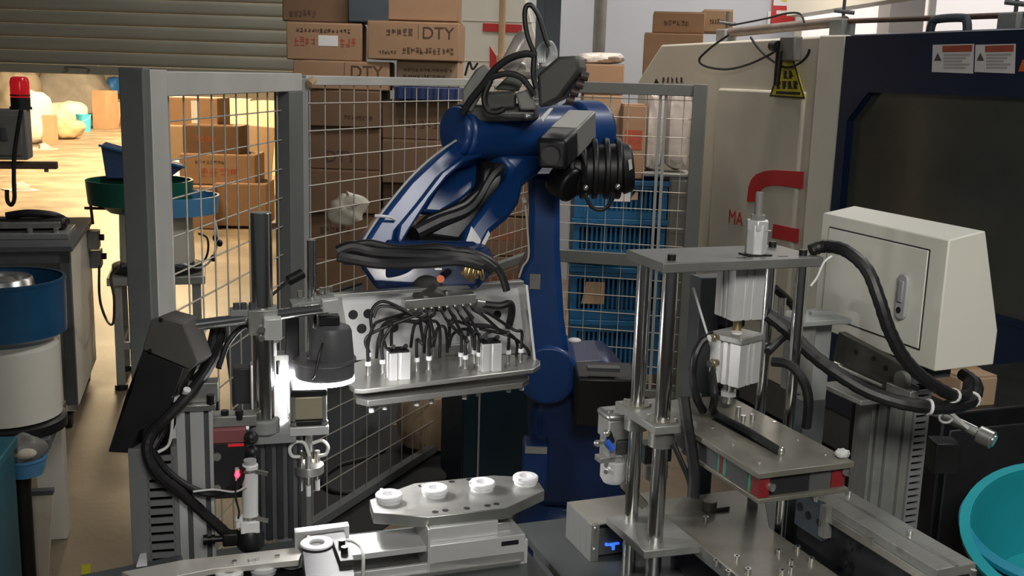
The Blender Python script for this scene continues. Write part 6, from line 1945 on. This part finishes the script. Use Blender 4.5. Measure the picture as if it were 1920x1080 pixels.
MB().cyl((x_(1130), -0.004, h(808)), (x_(1138), -0.004, h(826)), 0.008, n=12).build('elbow', M['black'], t)
for py in (868, 880):
    MB().cyl((x_(1128), -0.006, h(py)), (x_(1133), 0.0, h(py)), 0.005, n=10).build('screw', M['steel'], t)
MB().cyl((x_(1172), 0.0, h(868)), (x_(1172), 0.0, h(842)), 0.006, n=12).build('stud', M['steel'], t)
# second shoe seen between the rods
gq2 = W(1228, 900, 2.3)
F = Frame(gq2, 21)
t = thing('clamp_shoe', 'round steel shoe glimpsed between the two left press rods', 'shoe', F)
MB().lathe([(0, 0), (0.02, 0.001), (0.028, 0.008), (0.028, 0.04), (0, 0.04)], n=28).build('shoe', M['alud'], t)
MB().box(-0.03, 0.04, 0.0, 0.04, 0.04, 0.085).build('holder', M['darkgrey'], t, 0.002)

# ================================================================== RIGHT COLUMN, RAIL, CONTROL BOX
gc = W(1655, 960, 2.36)
FCo = Frame((gc.x, gc.y, DZ), 21)
hc = zat(742, gc.x, gc.y) - DZ
t = profile(FCo, 0.115, 0.06, hc, (-0.044, -0.012, 0.034), 'profile_column', 'wide grey aluminium profile column under the white control box', 'alud')
xd = 0.060
du = MB().box(xd, xd + 0.004, -0.006, 0.06, 0, hc + 0.02).box(xd + 0.036, xd + 0.042, -0.006, 0.06, 0, hc + 0.02).box(xd, xd + 0.042, 0.05, 0.056, 0, hc + 0.02).build('slotted_duct', M['duct'], t, 0.001)
MB().box(xd + 0.005, xd + 0.035, 0.01, 0.045, 0, hc + 0.02).build('inner_dark_box', M['black'], du)  # black filling that darkens the gaps between the teeth
zq = 0.004
while zq < hc:
    o = link('tooth', None, du)
    zq += 1
    bpy.data.objects.remove(o, do_unlink=True)
    break
tm = MB().box(xd + 0.003, xd + 0.037, -0.006, -0.002, 0, 0.0105).mesh('tooth')
tm.materials.append(M['duct'])
zq = 0.0
while zq < hc + 0.005:
    o = link('tooth', tm, du)
    o.location = (0, 0, zq)
    zq += 0.0165
# cross plates on top of the column
gpl = W(1630, 720, 2.34)
FPl = Frame((gpl.x, gpl.y, DZ + hc), 21)
t = thing('carrier_plate', 'dark worn steel plate with bolts under the white control box', 'plate', FPl)
U_ = lambda px, py, u=0.0: FPl.u(px, py, u)
xf = FPl.Y(1690, 700, 2.28).x
pl = [(1572, 622), (1700, 690), (1690, 770), (1560, 680)]
f0 = [FPl.u(px, py, -0.04) for px, py in pl]
MB().prism(f0, (0.02, 0, 0)).build('plate', mat('oily_steel', (0.10, 0.098, 0.085), 0.4, 0.6, 0.3, 12), t, 0.002)
MB().box(-0.06, 0.05, -0.05, 0.1, 0.0, 0.012).build('foot', M['alud'], t, 0.002)
for px, py in ((1604, 660), (1637, 672), (1602, 712), (1630, 724), (1660, 690)):
    q = FPl.u(px, py, -0.042)
    MB().cyl(q, q + Vector((0.003, 0, 0)), 0.006, n=12).build('screw_hole', M['black'], t)
a, b = FPl.u(1566, 684, -0.05), FPl.u(1655, 724, -0.05)
MB().cyl(a, b, 0.004, n=10).build('spring_rod', M['steel'], t)
MB().cyl(a, a + (b - a) * 0.12, 0.009, n=12).build('rod_head', M['steel'], t)
q = FPl.u(1690, 712, -0.045)
MB().cyl(q + Vector((-0.004, 0, 0)), q + Vector((0.01, 0, 0)), 0.019, n=24).build('grommet', M['midgrey'], t)
q = FPl.u(1690, 738, -0.05)
MB().cbox(q, 0.02, 0.075, 0.03).build('bright_block', M['alu'], t, 0.002)
# angle bracket left of it
gab = W(1530, 745, 2.36)
F = Frame((gab.x, gab.y, DZ), 21)
t = thing('angle_bracket', 'grey welded angle bracket behind the right press rod', 'bracket', F)
ab = [(1500, 700), (1562, 742), (1560, 755), (1545, 755), (1500, 725)]
zA, zB = zat(752, gab.x, gab.y) - DZ, zat(600, gab.x, gab.y) - DZ
MB().box(-0.03, 0.028, 0.0, 0.014, zA, zB + 0.02).build('upright', M['grey_paint'], t, 0.002)
MB().box(-0.09, 0.04, -0.05, 0.06, zB, zB + 0.012).build('shelf', M['grey_paint'], t, 0.002)
MB().box(-0.03, 0.028, 0.0, 0.05, 0.0, zA).build('post', M['grey_dark'], t)
MB().box(-0.08, -0.03, -0.02, 0.03, zA + 0.03, zB).build('block', M['alud'], t, 0.003)
MB().ell((-0.055, -0.022, zA + 0.06), 0.008, 0.006, 0.008, 10, 8).build('bolt', M['steel'], t)
MB().cyl((-0.12, -0.01, zB + 0.02), (-0.12, -0.01, zB + 0.06), 0.009, n=14).build('spindle', M['steel'], t)
MB().cyl((-0.04, 0.02, zB + 0.012), (-0.04, 0.02, zB + 0.12), 0.006, n=12).build('thin_rod', M['steel'], t)
# control box
gb = W(1765, 690, 2.18)
FBx2 = Frame((gb.x, gb.y, gb.z), 20)
t = thing('control_box', 'white enamelled control box with oval lock above the black hoses', 'control box', FBx2)
side = [(1752, 697), (1863, 684), (1871, 620), (1848, 433), (1780, 450)]
sp = [FBx2.v(px, py, 0.0) for px, py in side]
x0_, zt_ = sp[0].x, sp[4].z
xm = (sp[0].x + sp[4].x) / 2
sp[0].x = sp[4].x = xm
dlen = 0.43
MB().prism(sp, (0, dlen, 0)).build('body', M['boxwhite'], t, 0.003)
zlo, zhi = sp[0].z, sp[4].z
d0, d1 = 0.052, dlen - 0.035
dz0, dz1 = zlo + 0.036, zhi - 0.03
MB().box(xm - 0.0015, xm + 0.002, d0 - 0.002, d1 + 0.002, dz0 - 0.002, dz1 + 0.002).build('door_gap', M['inkblack'], t)
dr_ = MB().box(xm - 0.004, xm + 0.001, d0 + 0.001, d1 - 0.001, dz0 + 0.001, dz1 - 0.001).build('door', M['boxwhite'], t, 0.001)
qa = FBx2.u(1697, 556, xm)
# oval lock
lk = []
for k in range(24):
    a = 2 * math.pi * k / 24
    lk.append((xm - 0.012, qa.y + 0.017 * math.cos(a), qa.z + 0.034 * (1 if math.sin(a) > 0 else -1) * (1 if abs(math.sin(a)) > 1e-6 else 0) + 0.017 * math.sin(a)))
lo = MB().prism(lk, (0.009, 0, 0)).build('lock', mat('grey_lock_plastic', (0.36, 0.35, 0.37), 0.4), dr_, 0.003)
MB().cyl((xm - 0.0125, qa.y, qa.z - 0.03), (xm - 0.011, qa.y, qa.z - 0.03), 0.007, n=16).build('keyhole', M['black'], lo) if False else None
MB().cyl((xm - 0.0135, qa.y + 0.002, qa.z - 0.03), (xm - 0.0115, qa.y + 0.002, qa.z - 0.03), 0.007, n=16).build('keyhole', M['black'], dr_)
MB().box(xm - 0.016, xm - 0.011, qa.y - 0.008, qa.y + 0.008, qa.z - 0.012, qa.z + 0.036).build('lock_lever', mat('grey_lock_lever', (0.30, 0.29, 0.31), 0.35), dr_, 0.003)
MB().box(xm + 0.02, xm + 0.08, 0.04, 0.3, zlo - 0.028, zlo).build('mount_rail', M['grey_dark'], t)
# long rail in the foreground right
gl_ = Wz(1640, 1040, DZ)
FRl = Frame((gl_.x, gl_.y, DZ), 21)
zr = 0.21
t = thing('guide_rail', 'worn aluminium guide rail running to the lower right corner', 'rail', FRl)
Zr = lambda px, py, z=zr: FRl.z(px, py, z)
a, b = Zr(1560, 925), Zr(1500, 925)
xr0 = (Zr(1505, 905).x + Zr(1640, 1010).x) / 2
xr1 = (Zr(1580, 905).x + Zr(1840, 1070).x) / 2
yb1 = Zr(1560, 900).y
MB().box(xr0, xr1, -0.45, yb1, zr - 0.02, zr).build('top_plate', M['alud'], t, 0.0015)
MB().box(xr0 + (xr1 - xr0) * 0.45, xr0 + (xr1 - xr0) * 0.55, -0.45, yb1, zr, zr + 0.002).build('ridge', M['alu'], t)
MB().box(xr0 + 0.004, xr1 - 0.004, -0.45, yb1 - 0.01, 0.0, zr - 0.02).build('body', M['blackm'], t, 0.001)
MB().box(xr0 - 0.012, xr0 + 0.004, -0.14, yb1 - 0.02, zr - 0.08, zr - 0.004).build('side_plate', M['slatec'], t, 0.001)
MB().box(xr0 - 0.006, xr0 + 0.03, -0.45, -0.15, zr - 0.035, zr - 0.02).build('bright_rail', M['steel'], t)
MB().box(xr0 - 0.014, xr0 + 0.01, -0.15, -0.13, zr - 0.07, zr - 0.002).build('stop_plate', M['alud'], t)
for (px, py) in ((1592, 930), (1706, 1005), (1632, 1020), (1824, 1080), (1530, 940)):
    q = Zr(px, py)
    s = MB().cyl((q.x, q.y, zr), (q.x, q.y, zr + 0.012), 0.0055, n=14).build('cap_screw', M['steel'], t)
for (px, py) in ((1515, 966), (1536, 980), (1592, 1026), (1580, 1056), (1500, 950)):
    q = FRl.u(px, py, xr0 - 0.013)
    MB().cyl(q + Vector((-0.001, 0, 0)), q + Vector((0.004, 0, 0)), 0.009, n=16).build('bolt_hole', M['black'], t)
# hoses on the right
hose('black_hose', [(1520, 470, 2.2), (1545, 462, 2.2), (1585, 470, 2.16), (1625, 505, 2.12), (1648, 560, 2.09), (1668, 620, 2.08), (1698, 675, 2.08), (1740, 715, 2.09), (1788, 742, 2.12), (1812, 740, 2.18), (1818, 718, 2.24)], 0.0135, 'thick black hose arching down over the control box door', extra=(0.80,))
hose('black_hose', [(1440, 590, 2.26), (1480, 622, 2.24), (1520, 662, 2.2), (1570, 700, 2.16), (1630, 735, 2.13), (1700, 757, 2.11), (1770, 764, 2.12), (1820, 752, 2.17), (1830, 722, 2.24), (1806, 702, 2.3)], 0.0145, 'thick black hose sweeping under the control box', extra=(0.62, 0.8))
hose('black_hose', [(1448, 678, 2.14), (1480, 684, 2.12), (1505, 712, 2.1), (1516, 750, 2.1), (1512, 800, 2.12)], 0.010, 'black hose looping down behind the right press rod')
hose('black_hose', [(1452, 540, 2.3), (1480, 566, 2.32), (1500, 600, 2.34), (1460, 640, 2.3), (1440, 660, 2.26)], 0.009, 'black hose tangle beside the upper air cylinder')
hose('black_hose', [(1340, 628, 2.13), (1318, 640, 2.13), (1303, 670, 2.12), (1300, 705, 2.12), (1306, 745, 2.12), (1318, 770, 2.14)], 0.009, 'black hose bowing left of the lower air cylinder')
hose('black_hose', [(1338, 690, 2.12), (1334, 720, 2.11), (1345, 752, 2.10)], 0.006, 'short black tube from the lower fitting of the air cylinder')
hose('black_hose', [(1282, 745, 2.06), (1288, 790, 2.04), (1296, 840, 2.03), (1302, 890, 2.02), (1300, 934, 2.01)], 0.012, 'black hose hanging straight down beside the front press rod')
hose('black_hose', [(1262, 832, 2.05), (1275, 860, 2.04), (1290, 895, 2.03), (1300, 930, 2.015)], 0.006, 'thin black hose meeting the straight hanging one')
hose('thin_cable', [(1560, 480, 2.1), (1545, 492, 2.1), (1532, 520, 2.1), (1520, 536, 2.1)], 0.0022, 'thin white cable curling at the top press plate', 'cable', 'tubew')
hose('thin_cable', [(1300, 540, 2.28), (1318, 600, 2.24), (1336, 660, 2.2), (1340, 690, 2.18)], 0.0028, 'thin grey cable slanting behind the front press rod', 'cable', 'seal')
# dark column and valve bank behind the press
g = W(1345, 600, 2.42)
F = Frame((g.x, g.y, DZ), 21)
t = thing('valve_bank', 'black valve bank on a dark post behind the press rods', 'valve bank', F)
zv0, zv1 = zat(770, g.x, g.y) - DZ, zat(520, g.x, g.y) - DZ
MB().box(-0.05, 0.07, 0, 0.05, zv0 - 0.02, zv1).build('backplate', M['grey_dark'], t, 0.002)
MB().box(-0.02, 0.02, 0.01, 0.05, 0, zv0).build('post', M['grey_dark'], t)
for k in range(6):
    MB().box(0.0, 0.05, -0.04, 0.0, zv0 + 0.03 + k * 0.036, zv0 + 0.06 + k * 0.036).build('valve', M['black'], t, 0.003)
for k in range(3):
    MB().cyl((-0.03, -0.02, zv0 + 0.005 + k * 0.012), (-0.055, -0.03, zv0 + 0.003 + k * 0.012), 0.005, n=10).build('blue_fitting', M['blueclip'], t)
MB().box(-0.05, 0.02, -0.05, 0.0, zv0 - 0.015, zv0 + 0.03).build('manifold', M['black'], t, 0.004)
# spare cylinder lying at the right
a, b = W(1770, 782, 2.5), W(1862, 826, 2.42)
F = Frame(b)
t = thing('spare_cylinder', 'slim metal cylinder with round bright end and pale tie at the right', 'cylinder', F)
d_ = (F.L(a) - F.L(b)).normalized()
MB().cyl((0, 0, 0), d_ * 0.036, 0.022, n=28).build('end_cap', M['alu'], t, 0.002)
MB().cyl(d_ * -0.004, d_ * 0.001, 0.015, n=24).build('end_face', M['steel'], t)
MB().cyl(d_ * 0.036, F.L(a), 0.011, n=20).build('barrel', M['alud'], t)
MB().cyl(d_ * 0.04 + Vector((0, 0, 0.012)), F.L(a) + Vector((0, 0, 0.012)), 0.003, n=8).build('tie_rod', M['steel'], t)
c = F.L(W(1775, 784, 2.44))
MB().tube([c + Vector((0.016 * math.cos(k * 0.4), 0.004, 0.013 * math.sin(k * 0.4))) for k in range(16)], 0.003, 8, closed=True).build('pale_tie', M['tubew'], t)
MB().bar(c + Vector((0.014, 0, 0.01)), c + Vector((0.05, -0.01, -0.02)), 0.005, 0.007).build('tie_tail', M['tubew'], t)
MB().cyl(F.L(a), F.L(a) + d_ * 0.05 + Vector((0, 0, -0.01)), 0.006, n=10).build('piston_rod', M['steel'], t)
MB().box(-0.12, -0.06, 0.03, 0.09, -0.1, -0.022).build('holder', M['black'], t, 0.003)
# tan box corner under the control box, dark cabinet behind the lower right
g = W(1820, 800, 2.9)
F = Frame((g.x, g.y, 0), 20)
t = thing('dark_cabinet', 'black cabinet in the shade behind the teal basin', 'cabinet', F)
zc_ = zat(770, g.x, g.y)
MB().box(-0.1, 0.6, 0, 0.4, 0.03, zc_).build('body', M['black'], t, 0.006)
MB().box(-0.08, 0.4, -0.01, 0, 0.1, zc_ - 0.05).build('door', M['blackm'], t, 0.004)
MB().box(0.1, 0.14, -0.03, -0.01, zc_ - 0.3, zc_ - 0.2).build('handle', M['grey_dark'], t, 0.003)
for x in (0.0, 0.5):
    MB().box(x - 0.03, x + 0.03, 0.05, 0.35, 0, 0.03).build('foot', M['black'], t)
carton(1790, 1872, 706, 770, 2.95, 0.2, 18, 'card2', 'small tan box on the black cabinet behind the hose bend', [])
